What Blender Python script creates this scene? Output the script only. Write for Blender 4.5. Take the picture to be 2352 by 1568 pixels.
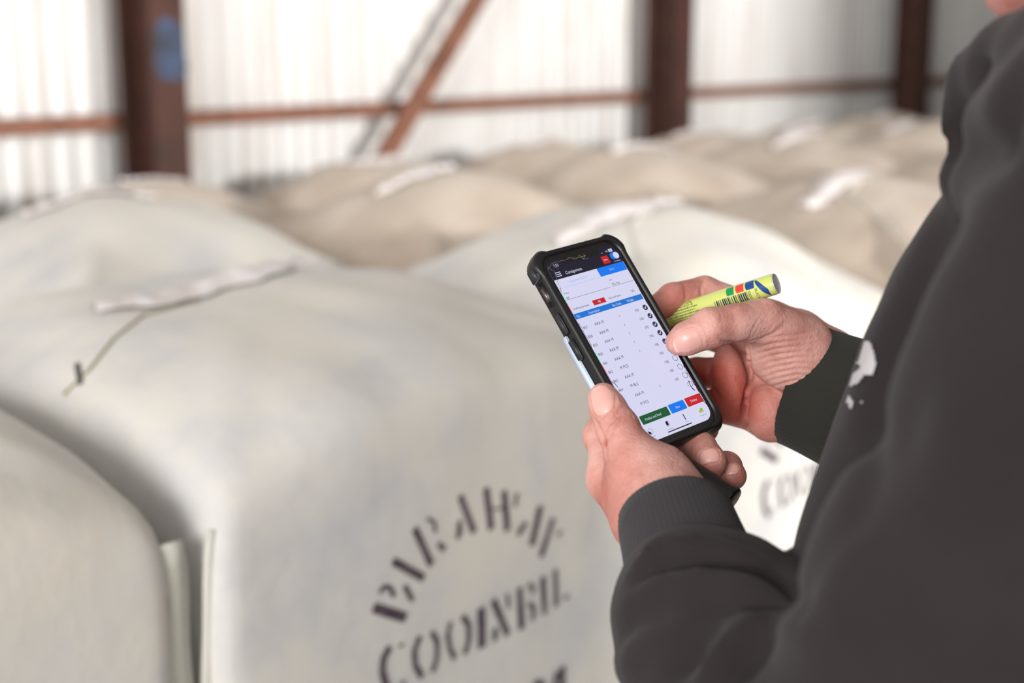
import bpy, bmesh, math, random
import numpy as np
from mathutils import Vector, Matrix
from mathutils.bvhtree import BVHTree
from mathutils import noise as mnoise

for o in list(bpy.data.objects):
    bpy.data.objects.remove(o)
scene = bpy.context.scene
C = scene.collection
PI = math.pi

# ------------------------------------------------------------------ camera
CAM_H, PITCH = 1.5, math.radians(12)
FPX, CX, CY = 50 / 36 * 2352, 1176, 784
cam_d = bpy.data.cameras.new('camera')
cam_d.lens = 50
cam_d.sensor_width = 36
cam_d.clip_start = 0.02
cam_d.clip_end = 200
cam_d.dof.use_dof = True
cam_d.dof.focus_distance = 0.915
cam_d.dof.aperture_fstop = 3.6
cam_d.dof.aperture_blades = 9
cam = bpy.data.objects.new('camera', cam_d)
cam.location = (0, 0, CAM_H)
YAW = math.radians(49)                      # the lens looks along the bale rows at a slant
cam.rotation_euler = (PI / 2 - PITCH, 0, -YAW)
C.objects.link(cam)
scene.camera = cam

# ------------------------------------------------------------------ light and exposure
scene.view_settings.view_transform = 'Standard'
scene.view_settings.look = 'None'
scene.view_settings.gamma = 1
scene.view_settings.use_curve_mapping = False
scene.view_settings.exposure = 0.0

world = bpy.data.worlds.new('overcast_sky')
scene.world = world
world.use_nodes = True
bg = world.node_tree.nodes['Background']
bg.inputs[0].default_value = (1.0, 0.985, 0.97, 1)
bg.inputs[1].default_value = 1.0

AZ = PI / 2
UV = np.array([math.sin(AZ), math.cos(AZ), 0.0])      # along the rows of bales and the back wall
VV = np.array([-math.cos(AZ), math.sin(AZ), 0.0])     # from the open front towards the back wall


def W(u, v, z):
    p = UV * u + VV * v
    return Vector((p[0], p[1], z))


def area_light(name, loc, target, sx, sy, power, col=(1, 1, 1)):
    d = bpy.data.lights.new(name, 'AREA')
    d.shape = 'RECTANGLE'
    d.size, d.size_y, d.energy, d.color = sx, sy, power, col
    o = bpy.data.objects.new(name, d)
    o.location = loc
    o.rotation_euler = (Vector(target) - Vector(loc)).to_track_quat('-Z', 'Y').to_euler()
    C.objects.link(o)
    return o


# daylight through the open front of the shed
area_light('door_daylight', W(2.3, -9.0, 3.0), W(2.4, 3.4, 1.2), 0.75, 0.75, 1380, (1, 0.98, 0.95))
# daylight through the open left end of the shed
area_light('end_daylight', W(-5.0, -1.4, 2.7), W(0.6, 0.8, 1.2), 2.2, 2.0, 360, (1, 0.99, 0.98))

# ------------------------------------------------------------------ projection helpers (pixel + depth -> world point)
_c, _s = math.cos(YAW), math.sin(YAW)
RT = np.array([_c, -_s, 0.0])
UP = np.array([math.sin(PITCH) * _s, math.sin(PITCH) * _c, math.cos(PITCH)])
FW = np.array([math.cos(PITCH) * _s, math.cos(PITCH) * _c, -math.sin(PITCH)])
EYE = np.array([0, 0, CAM_H])


def P(px, py, z):
    return EYE + z * (FW + (px - CX) / FPX * RT - (py - CY) / FPX * UP)


def Vp(px, py, z):
    return Vector(P(px, py, z))


def ray(px, py):
    return Vector(FW + (px - CX) / FPX * RT - (py - CY) / FPX * UP).normalized()


# ------------------------------------------------------------------ object helpers
def lin(r, g, b):
    f = lambda c: (c / 255 / 12.92) if c / 255 <= 0.04045 else ((c / 255 + 0.055) / 1.055) ** 2.4
    return (f(r), f(g), f(b), 1)


def tag(o, label=None, cat=None, group=None, kind=None):
    if label: o['label'] = label
    if cat: o['category'] = cat
    if group: o['group'] = group
    if kind: o['kind'] = kind
    return o


def empty(name, loc=(0, 0, 0), rz=0):
    o = bpy.data.objects.new(name, None)
    o.empty_display_size = 0.05
    o.location = loc
    o.rotation_euler = (0, 0, rz)
    C.objects.link(o)
    return o


def mesh_obj(name, verts, faces, mat, parent=None, smooth=True):
    me = bpy.data.meshes.new(name)
    me.from_pydata([tuple(map(float, v)) for v in verts], [], [tuple(map(int, f)) for f in faces])
    me.update()
    if smooth:
        me.polygons.foreach_set('use_smooth', [True] * len(me.polygons))
    o = bpy.data.objects.new(name, me)
    for m in (mat if isinstance(mat, (list, tuple)) else [mat]):
        me.materials.append(m)
    C.objects.link(o)
    if parent: o.parent = parent
    return o


def bm_obj(name, bm, mat, parent=None, smooth=False):
    me = bpy.data.meshes.new(name)
    bm.normal_update()
    bm.to_mesh(me)
    bm.free()
    if smooth:
        me.polygons.foreach_set('use_smooth', [True] * len(me.polygons))
    o = bpy.data.objects.new(name, me)
    for m in (mat if isinstance(mat, (list, tuple)) else [mat]):
        me.materials.append(m)
    C.objects.link(o)
    if parent: o.parent = parent
    return o


def add_box(bm, c, ax, ay, az, sx, sy, sz):
    """box centred on c with axes ax ay az and full sizes"""
    c = Vector(c); ax = Vector(ax); ay = Vector(ay); az = Vector(az)
    vs = []
    for i in (-.5, .5):
        for j in (-.5, .5):
            for k in (-.5, .5):
                vs.append(bm.verts.new(c + ax * (i * sx) + ay * (j * sy) + az * (k * sz)))
    for f in ((0, 1, 3, 2), (4, 6, 7, 5), (0, 4, 5, 1), (2, 3, 7, 6), (0, 2, 6, 4), (1, 5, 7, 3)):
        bm.faces.new([vs[q] for q in f])
    return vs


def frame_from(axis, hint=(0, 0, 1)):
    a = Vector(axis).normalized()
    h = Vector(hint)
    x = h.cross(a)
    if x.length < 1e-5: x = Vector((1, 0, 0)).cross(a)
    x.normalize()
    return x, a.cross(x).normalized(), a


def tube(name, pts, radii, mat, parent=None, n=12, caps=True):
    verts, faces = [], []
    pts = [Vector(p) for p in pts]
    hint = Vector((0.13, 0.3, 0.94))
    for i, p in enumerate(pts):
        a = (pts[min(i + 1, len(pts) - 1)] - pts[max(i - 1, 0)]).normalized()
        x, y, _ = frame_from(a, hint)
        r = radii[i] if hasattr(radii, '__len__') else radii
        for k in range(n):
            t = 2 * PI * k / n
            verts.append(p + x * (r * math.cos(t)) + y * (r * math.sin(t)))
    for i in range(len(pts) - 1):
        for k in range(n):
            faces.append((i * n + k, i * n + (k + 1) % n, (i + 1) * n + (k + 1) % n, (i + 1) * n + k))
    if caps:
        faces.append(tuple(range(n))[::-1])
        faces.append(tuple(range((len(pts) - 1) * n, len(pts) * n)))
    return mesh_obj(name, verts, faces, mat, parent)


# ------------------------------------------------------------------ material helpers
def new_mat(name):
    m = bpy.data.materials.new(name)
    m.use_nodes = True
    nt = m.node_tree
    return m, nt, nt.nodes['Principled BSDF']


def N(nt, typ, **kw):
    n = nt.nodes.new(typ)
    for k, v in kw.items():
        if k in n.inputs.keys():
            n.inputs[k].default_value = v
        else:
            setattr(n, k, v)
    return n


def plain(name, col, rough=0.6, metal=0.0, emit=None, strength=1.0, coat=0.0):
    m, nt, b = new_mat(name)
    b.inputs['Base Color'].default_value = col
    b.inputs['Roughness'].default_value = rough
    b.inputs['Metallic'].default_value = metal
    b.inputs['Coat Weight'].default_value = coat
    if emit:
        b.inputs['Emission Color'].default_value = emit
        b.inputs['Emission Strength'].default_value = strength
    return m


def noisy(name, stops, scale=5.0, rough=0.7, detail=4.0, bump=0.0, bump_scale=60.0, coord='Object', stretch=(1, 1, 1),
          metal=0.0, bump_dist=0.002):
    m, nt, b = new_mat(name)
    tc = N(nt, 'ShaderNodeTexCoord')
    mp = N(nt, 'ShaderNodeMapping')
    mp.inputs['Scale'].default_value = stretch
    nt.links.new(tc.outputs[coord], mp.inputs['Vector'])
    no = N(nt, 'ShaderNodeTexNoise', Scale=scale, Detail=detail, Roughness=0.6)
    nt.links.new(mp.outputs[0], no.inputs['Vector'])
    rp = N(nt, 'ShaderNodeValToRGB')
    el = rp.color_ramp.elements
    while len(el) < len(stops): el.new(0.5)
    for e, (p, c) in zip(el, stops):
        e.position = p
        e.color = c
    nt.links.new(no.outputs['Fac'], rp.inputs[0])
    nt.links.new(rp.outputs[0], b.inputs['Base Color'])
    b.inputs['Roughness'].default_value = rough
    b.inputs['Metallic'].default_value = metal
    if bump:
        n2 = N(nt, 'ShaderNodeTexNoise', Scale=bump_scale, Detail=3.0)
        nt.links.new(tc.outputs[coord], n2.inputs['Vector'])
        bp = N(nt, 'ShaderNodeBump', Strength=bump, Distance=bump_dist)
        nt.links.new(n2.outputs['Fac'], bp.inputs['Height'])
        nt.links.new(bp.outputs[0], b.inputs['Normal'])
    return m


M = {}
M['rust'] = noisy('rusty_paint', [(0.35, lin(112, 74, 58)), (0.55, lin(140, 94, 74)), (0.75, lin(92, 60, 48))], 9, 0.7, bump=0.3)
M['rust_dark'] = noisy('dark_rusty_paint', [(0.3, lin(56, 36, 30)), (0.6, lin(80, 46, 36)), (0.8, lin(40, 29, 27))], 7, 0.7, bump=0.3)
M['blue_paint'] = noisy('faded_blue_paint', [(0.35, lin(50, 54, 62)), (0.6, lin(66, 82, 112))], 14, 0.7)
M['concrete'] = noisy('concrete', [(0.3, lin(120, 114, 106)), (0.7, lin(150, 144, 135))], 3, 0.9, bump=0.3)
M['roof'] = noisy('roof_sheet', [(0.3, lin(150, 148, 145)), (0.7, lin(175, 172, 168))], 3, 0.6)
M['seam'] = plain('bale_seam_cloth', lin(216, 214, 204), 0.8)
M['thread'] = plain('olive_twine', lin(150, 142, 112), 0.8)
M['clip'] = plain('grey_metal_clip', lin(88, 88, 86), 0.5, 0.6)
M['flap'] = noisy('white_flap_film', [(0.35, lin(222, 210, 204)), (0.65, lin(238, 234, 236))], 30, 0.5)
M['ink'] = noisy('stencil_ink', [(0.3, lin(62, 50, 60)), (0.5, lin(84, 70, 80)), (0.75, lin(128, 116, 122))], 38, 0.9)
M['case'] = noisy('black_rubber_case', [(0.3, lin(11, 11, 12)), (0.7, lin(19, 19, 21))], 60, 0.42, bump=0.15, bump_scale=900, bump_dist=0.0003)
M['case_side'] = plain('worn_grey_rubber', lin(38, 39, 43), 0.5)
M['pale_side'] = plain('pale_blue_case_side', lin(196, 208, 228), 0.5)
M['gloss_black'] = plain('black_glass_border', lin(8, 8, 10), 0.12)
M['crack'] = plain('glass_crack', lin(112, 104, 92), 0.4)
M['crack_dark'] = plain('dark_glass_crack', lin(14, 14, 18), 0.3)
M['cap'] = plain('black_cap_plastic', lin(12, 12, 12), 0.35)


# back wall sheet: off-white paint, dirt streaks running down
def wall_mat():
    m, nt, b = new_mat('painted_corrugated_iron')
    tc = N(nt, 'ShaderNodeTexCoord')
    mp = N(nt, 'ShaderNodeMapping')
    mp.inputs['Scale'].default_value = (7, 7, 0.7)
    nt.links.new(tc.outputs['Object'], mp.inputs[0])
    no = N(nt, 'ShaderNodeTexNoise', Scale=2.0, Detail=5.0, Roughness=0.65)
    nt.links.new(mp.outputs[0], no.inputs['Vector'])
    rp = N(nt, 'ShaderNodeValToRGB')
    el = rp.color_ramp.elements
    el.new(0.5)
    el[0].position, el[0].color = 0.25, lin(206, 197, 188)
    el[1].position, el[1].color = 0.45, lin(238, 236, 234)
    el[2].position, el[2].color = 0.7, lin(246, 246, 245)
    nt.links.new(no.outputs['Fac'], rp.inputs[0])
    nt.links.new(rp.outputs[0], b.inputs['Base Color'])
    b.inputs['Roughness'].default_value = 0.5
    return m


M['wall'] = wall_mat()


def bale_mat(name, c0, c1, c2):
    """woven white nylon wool pack: blotchy weave with the odd smudge"""
    m, nt, b = new_mat(name)
    tc = N(nt, 'ShaderNodeTexCoord')
    no = N(nt, 'ShaderNodeTexNoise', Scale=4.5, Detail=6.0, Roughness=0.62)
    nt.links.new(tc.outputs['Object'], no.inputs['Vector'])
    rp = N(nt, 'ShaderNodeValToRGB')
    el = rp.color_ramp.elements
    el.new(0.5)
    for e, (p, c) in zip(el, ((0.3, c0), (0.5, c1), (0.72, c2))):
        e.position, e.color = p, c
    nt.links.new(no.outputs['Fac'], rp.inputs[0])
    nt.links.new(rp.outputs[0], b.inputs['Base Color'])
    b.inputs['Roughness'].default_value = 0.75
    b.inputs['Sheen Weight'].default_value = 0.1
    n2 = N(nt, 'ShaderNodeTexNoise', Scale=26.0, Detail=4.0)
    nt.links.new(tc.outputs['Object'], n2.inputs['Vector'])
    bp = N(nt, 'ShaderNodeBump', Strength=0.25, Distance=0.006)
    nt.links.new(n2.outputs['Fac'], bp.inputs['Height'])
    nt.links.new(bp.outputs[0], b.inputs['Normal'])
    return m


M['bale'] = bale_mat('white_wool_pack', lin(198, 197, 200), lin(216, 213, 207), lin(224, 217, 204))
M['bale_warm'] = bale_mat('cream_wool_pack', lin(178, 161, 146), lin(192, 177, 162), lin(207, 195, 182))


# ------------------------------------------------------------------ the shed
VW = 3.42                                   # back wall plane
def build_wall():
    u0, u1, z0, z1 = -1.6, 16.0, 0.0, 4.6
    pitch, amp, per = 0.072, 0.016, 20
    n = int((u1 - u0) / pitch * per)
    verts, faces = [], []
    for i in range(n + 1):
        u = u0 + (u1 - u0) * i / n
        ph = 2 * PI * (u - u0) / pitch
        a = math.cos(ph)
        d = amp * (1 - 2 * abs(math.sin(ph / 2)) ** 0.55) + 0.003 * math.sin(u * 2.1)
        for z in (z0, z1):
            verts.append(W(u, VW + .008 + d, z))
    for i in range(n):
        faces.append((2 * i, 2 * i + 2, 2 * i + 3, 2 * i + 1))
    o = mesh_obj('wall_back', verts, faces, M['wall'])
    md = o.modifiers.new('sheet', 'SOLIDIFY'); md.thickness = 0.002
    tag(o, 'white painted corrugated iron wall behind the rows of bales', kind='structure')


build_wall()
bm = bmesh.new()
add_box(bm, W(6, -2, -0.05), UV, VV, (0, 0, 1), 24, 12, 0.1)
tag(bm_obj('floor', bm, M['concrete']), 'grey concrete shed floor under the bales', kind='structure')
bm = bmesh.new()
add_box(bm, W(6, 0.2, 4.7), UV, VV, (0, 0, 1), 24, 7.0, 0.06)
tag(bm_obj('ceiling', bm, M['roof']), 'grey iron shed roof above the bales', kind='structure')


def sheet(name, c, sx, sy, sz, label):
    bm = bmesh.new()
    add_box(bm, (0, 0, 0), (1, 0, 0), (0, 1, 0), (0, 0, 1), sx, sy, sz)
    o = bm_obj(name, bm, M['roof'])
    o.location = c
    tag(o, label, kind='structure')


# unseen sheets added out of frame to block and dim the daylight
sheet('key_blocker', W(1.25, -3.2, 1.5), 1.3, 0.05, 3.0, 'grey sheet added out of view to shade the left front bales')
sheet('front_blocker', W(8.3, -3.3, 2.3), 8.6, 0.06, 4.6, 'unseen front wall sheet added to dim the right of the back wall')
sheet('end_blocker', W(12.6, 0.1, 2.3), 0.06, 6.8, 4.6, 'unseen end wall sheet added to dim the far right')


def on_plane_v(px, py, V):
    d = ray(px, py)
    t = V / d.dot(Vector(VV))
    q = Vector(EYE) + d * t
    return q.dot(Vector(UV)), q.z


def column(u, label, blue=False):
    """rusty I-section post, its room-side flange facing the bales"""
    root = empty('steel_column', W(u, 3.27, 0), -AZ + PI / 2)
    tag(root, label, 'column', 'rusty steel columns along the back wall')
    h = 4.66
    X, Y, Z = (1, 0, 0), (0, 1, 0), (0, 0, 1)
    bm = bmesh.new(); add_box(bm, (0, -0.1, h / 2), X, Y, Z, 0.108, 0.012, h)
    bm_obj('front_flange', bm, M['rust_dark'], root)
    bm = bmesh.new(); add_box(bm, (0, -0.03, h / 2), X, Y, Z, 0.01, 0.13, h)
    bm_obj('web', bm, M['rust_dark'], root)
    bm = bmesh.new(); add_box(bm, (0, 0.04, h / 2), X, Y, Z, 0.108, 0.012, h)
    bm_obj('back_flange', bm, M['rust_dark'], root)
    if blue:
        # worn blue paint mark with a ragged outline
        rnd = random.Random(4)
        pts = []
        for k in range(28):
            t = 2 * PI * k / 28
            x = 0.050 * math.copysign(abs(math.cos(t)) ** 0.4, math.cos(t)) + rnd.uniform(-.006, .006)
            z = 0.075 * math.copysign(abs(math.sin(t)) ** 0.4, math.sin(t)) + rnd.uniform(-.012, .012)
            pts.append((x + 0.004, z + 1.472))
        f = [(x, -0.1072, z) for x, z in pts] + [(x, -0.1062, z) for x, z in pts]
        n = len(pts)
        o = mesh_obj('paint_mark', f, [tuple(range(n))[::-1]] + [(k, n + k, n + (k + 1) % n, (k + 1) % n) for k in range(n)], M['blue_paint'], root, False)
        o['label'] = 'faded blue paint mark'
    return root


column(on_plane_v(387, 100, 3.164)[0], 'rusty steel column with a blue paint mark, nearest along the wall', True)
column(on_plane_v(1575, 100, 3.164)[0], 'rusty steel column in the middle of the back wall, bare of paint')
column(on_plane_v(2130, 100, 3.164)[0], 'dark steel column at the far end of the wall beside the man')


def girt(ua, ub, z, label):
    bm = bmesh.new()
    L = ub - ua
    add_box(bm, (L / 2, 0, 0), (1, 0, 0), (0, 1, 0), (0, 0, 1), L, 0.006, 0.042)
    add_box(bm, (L / 2, 0.02, 0.018), (1, 0, 0), (0, 1, 0), (0, 0, 1), L, 0.04, 0.006)
    o = bm_obj('girt', bm, M['rust'])
    o.location = W(ua, 3.362, z); o.rotation_euler = (0, 0, PI / 2 - AZ)
    tag(o, label, 'rail', 'rusty rails along the back wall')


GZ = 1.5 - 0.220
girt(0.2, 2.33, GZ, 'rusty horizontal rail left of the blue-marked column')
girt(2.34, 4.77, GZ, 'rusty horizontal rail crossing behind the diagonal brace')
girt(4.78, 7.02, GZ, 'rusty horizontal rail between the middle and far columns')
girt(7.03, 11.0, GZ, 'rusty horizontal rail beyond the far column, by the man')

# diagonal brace: flat steel angle
qa, qb = on_plane_v(1103, 0, 3.245), on_plane_v(899, 350, 3.245)
a = W(qa[0], 3.245, qa[1]); b = W(qb[0], 3.245, qb[1])
b = b + (b - a) * .12
a = b + (a - b) * 3.2
ax = (a - b).normalized()
nrm = Vector(VV)
sd = ax.cross(nrm).normalized()
bm = bmesh.new()
add_box(bm, (0, 0, 0), ax, sd, nrm, (a - b).length, 0.052, 0.006)
add_box(bm, sd * 0.024 + nrm * 0.02, ax, sd, nrm, (a - b).length, 0.006, 0.04)
brace = bm_obj('brace', bm, M['rust'])
brace.location = (a + b) / 2
tag(brace, 'rusty diagonal steel brace leaning across the white wall', 'brace')

# ------------------------------------------------------------------ wool bales
BW, BD, BH = 0.722, 0.735, 1.06


def bale_mesh(seed, n=44, dome=0.145, pillow=0.0, height=BH):
    """full wool pack: upright square bag with swollen sides and a pillowed top; local origin at base centre"""
    rnd = random.Random(seed)
    off = Vector((rnd.uniform(-50, 50), rnd.uniform(-50, 50), rnd.uniform(-50, 50)))
    skx, sky = rnd.uniform(-.12, .12), rnd.uniform(-.12, .12)
    tilt = rnd.uniform(-.02, .02)
    bm = bmesh.new()
    vd = {}

    def vert(i, j, k):
        key = (i, j, k)
        if key in vd: return vd[key]
        p = [2 * i / n - 1, 2 * j / n - 1, 2 * k / n - 1]
        e = 28.0
        s = (abs(p[0]) ** e + abs(p[1]) ** e + abs(p[2]) ** e) ** (1 / e)
        x, y, z = [c / s for c in p]
        up = (z + 1) / 2
        sw = 1 + 0.012 * (1 - z * z)
        X = x * BW / 2 * sw
        Y = y * BD / 2 * sw
        Z = up * height
        w = max(0.0, min(1.0, (up - 0.62) / 0.38)); w = w * w * (3 - 2 * w)
        h = dome * (1 - 0.5 * (abs(x - skx * (1 - abs(x))) ** 2.8 + abs(y - sky * (1 - abs(y))) ** 2.8)) + tilt * x
        if pillow:
            hx = 1 - pillow * abs(x - skx * (1 - abs(x))) ** 2.2
            hy = 1 - pillow * abs(y - sky * (1 - abs(y))) ** 2.2
            h = dome * hx * hy + tilt * x
        Z += w * h
        pt = Vector((X, Y, Z))
        nn = Vector((x, y, z * 0.8)).normalized()
        w2 = w * (1 - max(abs(x), abs(y)) ** 8)
        d = (0.006 + 0.014 * w2) * mnoise.noise(pt * 3.4 + off) + (0.003 + 0.007 * w2) * mnoise.noise(pt * 9 + off)
        # drag folds running to the top corners
        cr = abs(abs(x) - abs(y))
        dg = math.exp(-(cr / 0.10) ** 2) * min(1, max(0, (abs(x) - .45) / .35))
        d += (0.030 * w * dg * (1.2 if x < 0 and y < 0 else .5)) if pillow else 0.006 * w * dg
        pt += nn * d
        vd[key] = bm.verts.new(pt)
        return vd[key]
    R = range(n)
    for a_ in R:
        for b_ in R:
            for fx in (0, n):
                f = [vert(fx, a_, b_), vert(fx, a_ + 1, b_), vert(fx, a_ + 1, b_ + 1), vert(fx, a_, b_ + 1)]
                bm.faces.new(f if fx else f[::-1])
                f = [vert(a_, fx, b_), vert(a_ + 1, fx, b_), vert(a_ + 1, fx, b_ + 1), vert(a_, fx, b_ + 1)]
                bm.faces.new(f[::-1] if fx else f)
                f = [vert(a_, b_, fx), vert(a_ + 1, b_, fx), vert(a_ + 1, b_ + 1, fx), vert(a_, b_ + 1, fx)]
                bm.faces.new(f if fx else f[::-1])
    return bm


# stencil strokes read off the face of the bale: zoomed-crop points (scale 3.2125 from 780,1080) -> (u, z)
STROKES = [
    ([(215, 1000), (455, 1075)], 78), ([(262, 895), (290, 848), (335, 850), (368, 920)], 38),
    ([(445, 840), (505, 950)], 36), ([(362, 658), (590, 785)], 62),
    ([(527, 420), (650, 690)], 52), ([(622, 350), (672, 372), (682, 450)], 26), ([(705, 530), (750, 580)], 42),
    ([(865, 365), (850, 500)], 28), ([(862, 440), (885, 445)], 26), ([(868, 180), (970, 450)], 46),
    ([(1065, 125), (1095, 430)], 44), ([(1195, 145), (1212, 440)], 42), ([(1290, 160), (1270, 260)], 20), ([(1105, 280), (1190, 272)], 15),
    ([(1350, 375), (1290, 468)], 32), ([(1457, 255), (1392, 548)], 40),
    ([(1552, 345), (1462, 632)], 36), ([(1612, 440), (1590, 478)], 20),
    ([(340, 1290), (296, 1370), (284, 1470), (318, 1585), (380, 1640)], 50), ([(425, 1268), (425, 1290)], 34), ([(445, 1540), (430, 1575)], 26),
    ([(562, 1212), (522, 1320), (530, 1430), (582, 1515)], 40), ([(648, 1180), (690, 1255), (692, 1370), (660, 1478)], 34),
    ([(792, 1108), (770, 1200), (788, 1300), (828, 1382)], 32), ([(880, 1065), (928, 1135), (932, 1240), (905, 1350)], 36),
    ([(1020, 1005), (1030, 1302)], 56),
    ([(1125, 1155), (1125, 1250)], 34), ([(1108, 945), (1218, 1205)], 48), ([(1213, 900), (1225, 1010)], 22),
    ([(1305, 855), (1320, 1165)], 44), ([(1372, 832), (1408, 860), (1398, 910)], 28), ([(1382, 965), (1414, 1030), (1398, 1100)], 32),
    ([(1480, 778), (1496, 1055)], 40), ([(1573, 725), (1582, 1000)], 32), ([(1655, 915), (1655, 945)], 36),
]
FACE_V, B_U = 1.03, 1.13


def stroke_uz():
    out = []
    for pts, w in STROKES:
        q = [on_plane_v(780 + x / 3.2125, 1080 + y / 3.2125, FACE_V) for x, y in pts]
        c = (pts[len(pts) // 2][0], pts[len(pts) // 2][1])
        e0 = on_plane_v(780 + c[0] / 3.2125, 1080 + c[1] / 3.2125, FACE_V)
        dx = pts[-1][0] - pts[0][0]; dy = pts[-1][1] - pts[0][1]
        L = math.hypot(dx, dy) or 1
        e1 = on_plane_v(780 + (c[0] - dy / L * w) / 3.2125, 1080 + (c[1] + dx / L * w) / 3.2125, FACE_V)
        d0 = Vector((q[-1][0] - q[0][0], q[-1][1] - q[0][1])).normalized()
        dd = Vector((e1[0] - e0[0], e1[1] - e0[1]))
        ww = abs(dd.x * -d0.y + dd.y * d0.x)
        out.append(([(u - B_U, z) for u, z in q], ww))
    # third line of the stencil, block capitals under the name
    zt = 0.742
    def blk(x, k):
        if k == 'A': return [([(x, zt - .07), (x + .016, zt)], .009), ([(x + .024, zt), (x + .04, zt - .07)], .012), ([(x + .014, zt - .045), (x + .026, zt - .045)], .007)]
        return [([(x, zt - .07), (x, zt)], .012), ([(x + .008, zt - .004), (x + .024, zt - .04)], .009), ([(x + .04, zt - .004), (x + .026, zt - .04)], .008), ([(x + .05, zt), (x + .05, zt - .07)], .012)]
    for i, k in enumerate('AAAM'):
        out += blk(-.10 + i * .055 + (.03 if k == 'M' else 0), k)
    return out


SUZ = stroke_uz()


def drape_strokes(bvh, strokes, y0=-1.0, off=0.0016):
    verts, faces = [], []
    for pts, w in strokes:
        P2 = [Vector(p) for p in pts]
        dense = []
        for a_, b_ in zip(P2[:-1], P2[1:]):
            m = max(2, int((b_ - a_).length / 0.008))
            for k in range(m): dense.append(a_.lerp(b_, k / m))
        dense.append(P2[-1])
        base = len(verts); cols = 4
        for i, p in enumerate(dense):
            t = (dense[min(i + 1, len(dense) - 1)] - dense[max(i - 1, 0)]).normalized()
            nrm = Vector((-t.y, t.x))
            for c in range(cols + 1):
                q = p + nrm * (w * (c / cols - .5))
                hit = bvh.ray_cast(Vector((q.x, y0, q.y)), Vector((0, 1, 0)))
                y = hit[0].y - off if hit[0] else -BD / 2 - off
                verts.append((q.x, y, q.y))
        for i in range(len(dense) - 1):
            for c in range(cols):
                a_ = base + i * (cols + 1) + c
                faces.append((a_, a_ + 1, a_ + cols + 2, a_ + cols + 1))
    return verts, faces


def top_point(bvh, x, y, off=0.003):
    h = bvh.ray_cast(Vector((x, y, 3)), Vector((0, 0, -1)))
    return Vector((x, y, h[0].z + off)) if h[0] else None


def bale_fin(sx, seed, bvh, wide=0.013):
    """wavy stitched seam standing out of a front vertical edge"""
    rnd = random.Random(seed)
    verts, faces = [], []
    ph = rnd.uniform(0, 6)
    n = 40
    for i in range(n + 1):
        t = i / n
        z = 0.03 + t * 1.02
        hx = bvh.ray_cast(Vector((sx * 1.0, -0.335, z)), Vector((-sx, 0, 0)))
        x0 = (hx[0].x if hx[0] else sx * .36) - sx * 0.006
        wv = wide + 0.004 * math.sin(t * 17 + ph) + 0.002 * math.sin(t * 41 + ph)
        y0 = -0.352 + 0.004 * math.sin(t * 11 + ph)
        x1 = x0 + sx * wv
        for (x, y) in ((x0, y0), (x1, y0 - 0.002), (x1, y0 + 0.003), (x0, y0 + 0.005)):
            verts.append((x, y, z))
    for i in range(n):
        for k in range(4):
            a_ = i * 4 + k; b_ = i * 4 + (k + 1) % 4
            faces.append((a_, b_, b_ + 4, a_ + 4))
    faces.append((3, 2, 1, 0)); faces.append((n * 4, n * 4 + 1, n * 4 + 2, n * 4 + 3))
    return verts, faces


def bale_flap(seed, bvh, size=1.0):
    """pale film and flap ends showing where the top of the pack is closed"""
    rnd = random.Random(seed + 77)
    verts, faces = [], []
    nx, ny = 26, 8
    cx, cy = rnd.uniform(-.06, .03), rnd.uniform(-.02, .06)
    wx, wy = rnd.uniform(.12, .18) * size, rnd.uniform(.035, .055) * size
    rot = rnd.uniform(-.25, .1)
    for i in range(nx + 1):
        for j in range(ny + 1):
            a_ = 2 * i / nx - 1; b_ = 2 * j / ny - 1
            ww = max(.12, 1 - 0.75 * abs(a_) ** 1.5 + 0.22 * math.sin(a_ * 7 + seed) + 0.16 * math.sin(a_ * 17 + seed * 2))
            x, y = a_ * wx, b_ * wy * ww
            X = cx + x * math.cos(rot) - y * math.sin(rot); Y = cy + x * math.sin(rot) + y * math.cos(rot)
            p = top_point(bvh, X, Y, 0.004)
            p.z += 0.008 * max(0, 1 - abs(b_)) * abs(math.sin(a_ * 11 + seed)) + 0.004 * (1 - b_ * b_)
            verts.append(p)
    for i in range(nx):
        for j in range(ny):
            q = i * (ny + 1) + j
            faces.append((q, q + ny + 1, q + ny + 2, q + 1))
    return verts, faces


def bale_seam_line(seed, bvh, pts=None):
    rnd = random.Random(seed + 5)
    if pts is None:
        pts = [(-.33, -.33), (-.2, -.17), (-.1, -.08), (.02, -.03)]
        pts = [(x + rnd.uniform(-.03, .03), y + rnd.uniform(-.03, .03)) for x, y in pts]
    out = []
    for a_, b_ in zip(pts[:-1], pts[1:]):
        for k in range(8):
            x = a_[0] + (b_[0] - a_[0]) * k / 8; y = a_[1] + (b_[1] - a_[1]) * k / 8
            p = top_point(bvh, x + rnd.uniform(-.002, .002), y, 0.001)
            if p: out.append(p)
    return out


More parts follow.
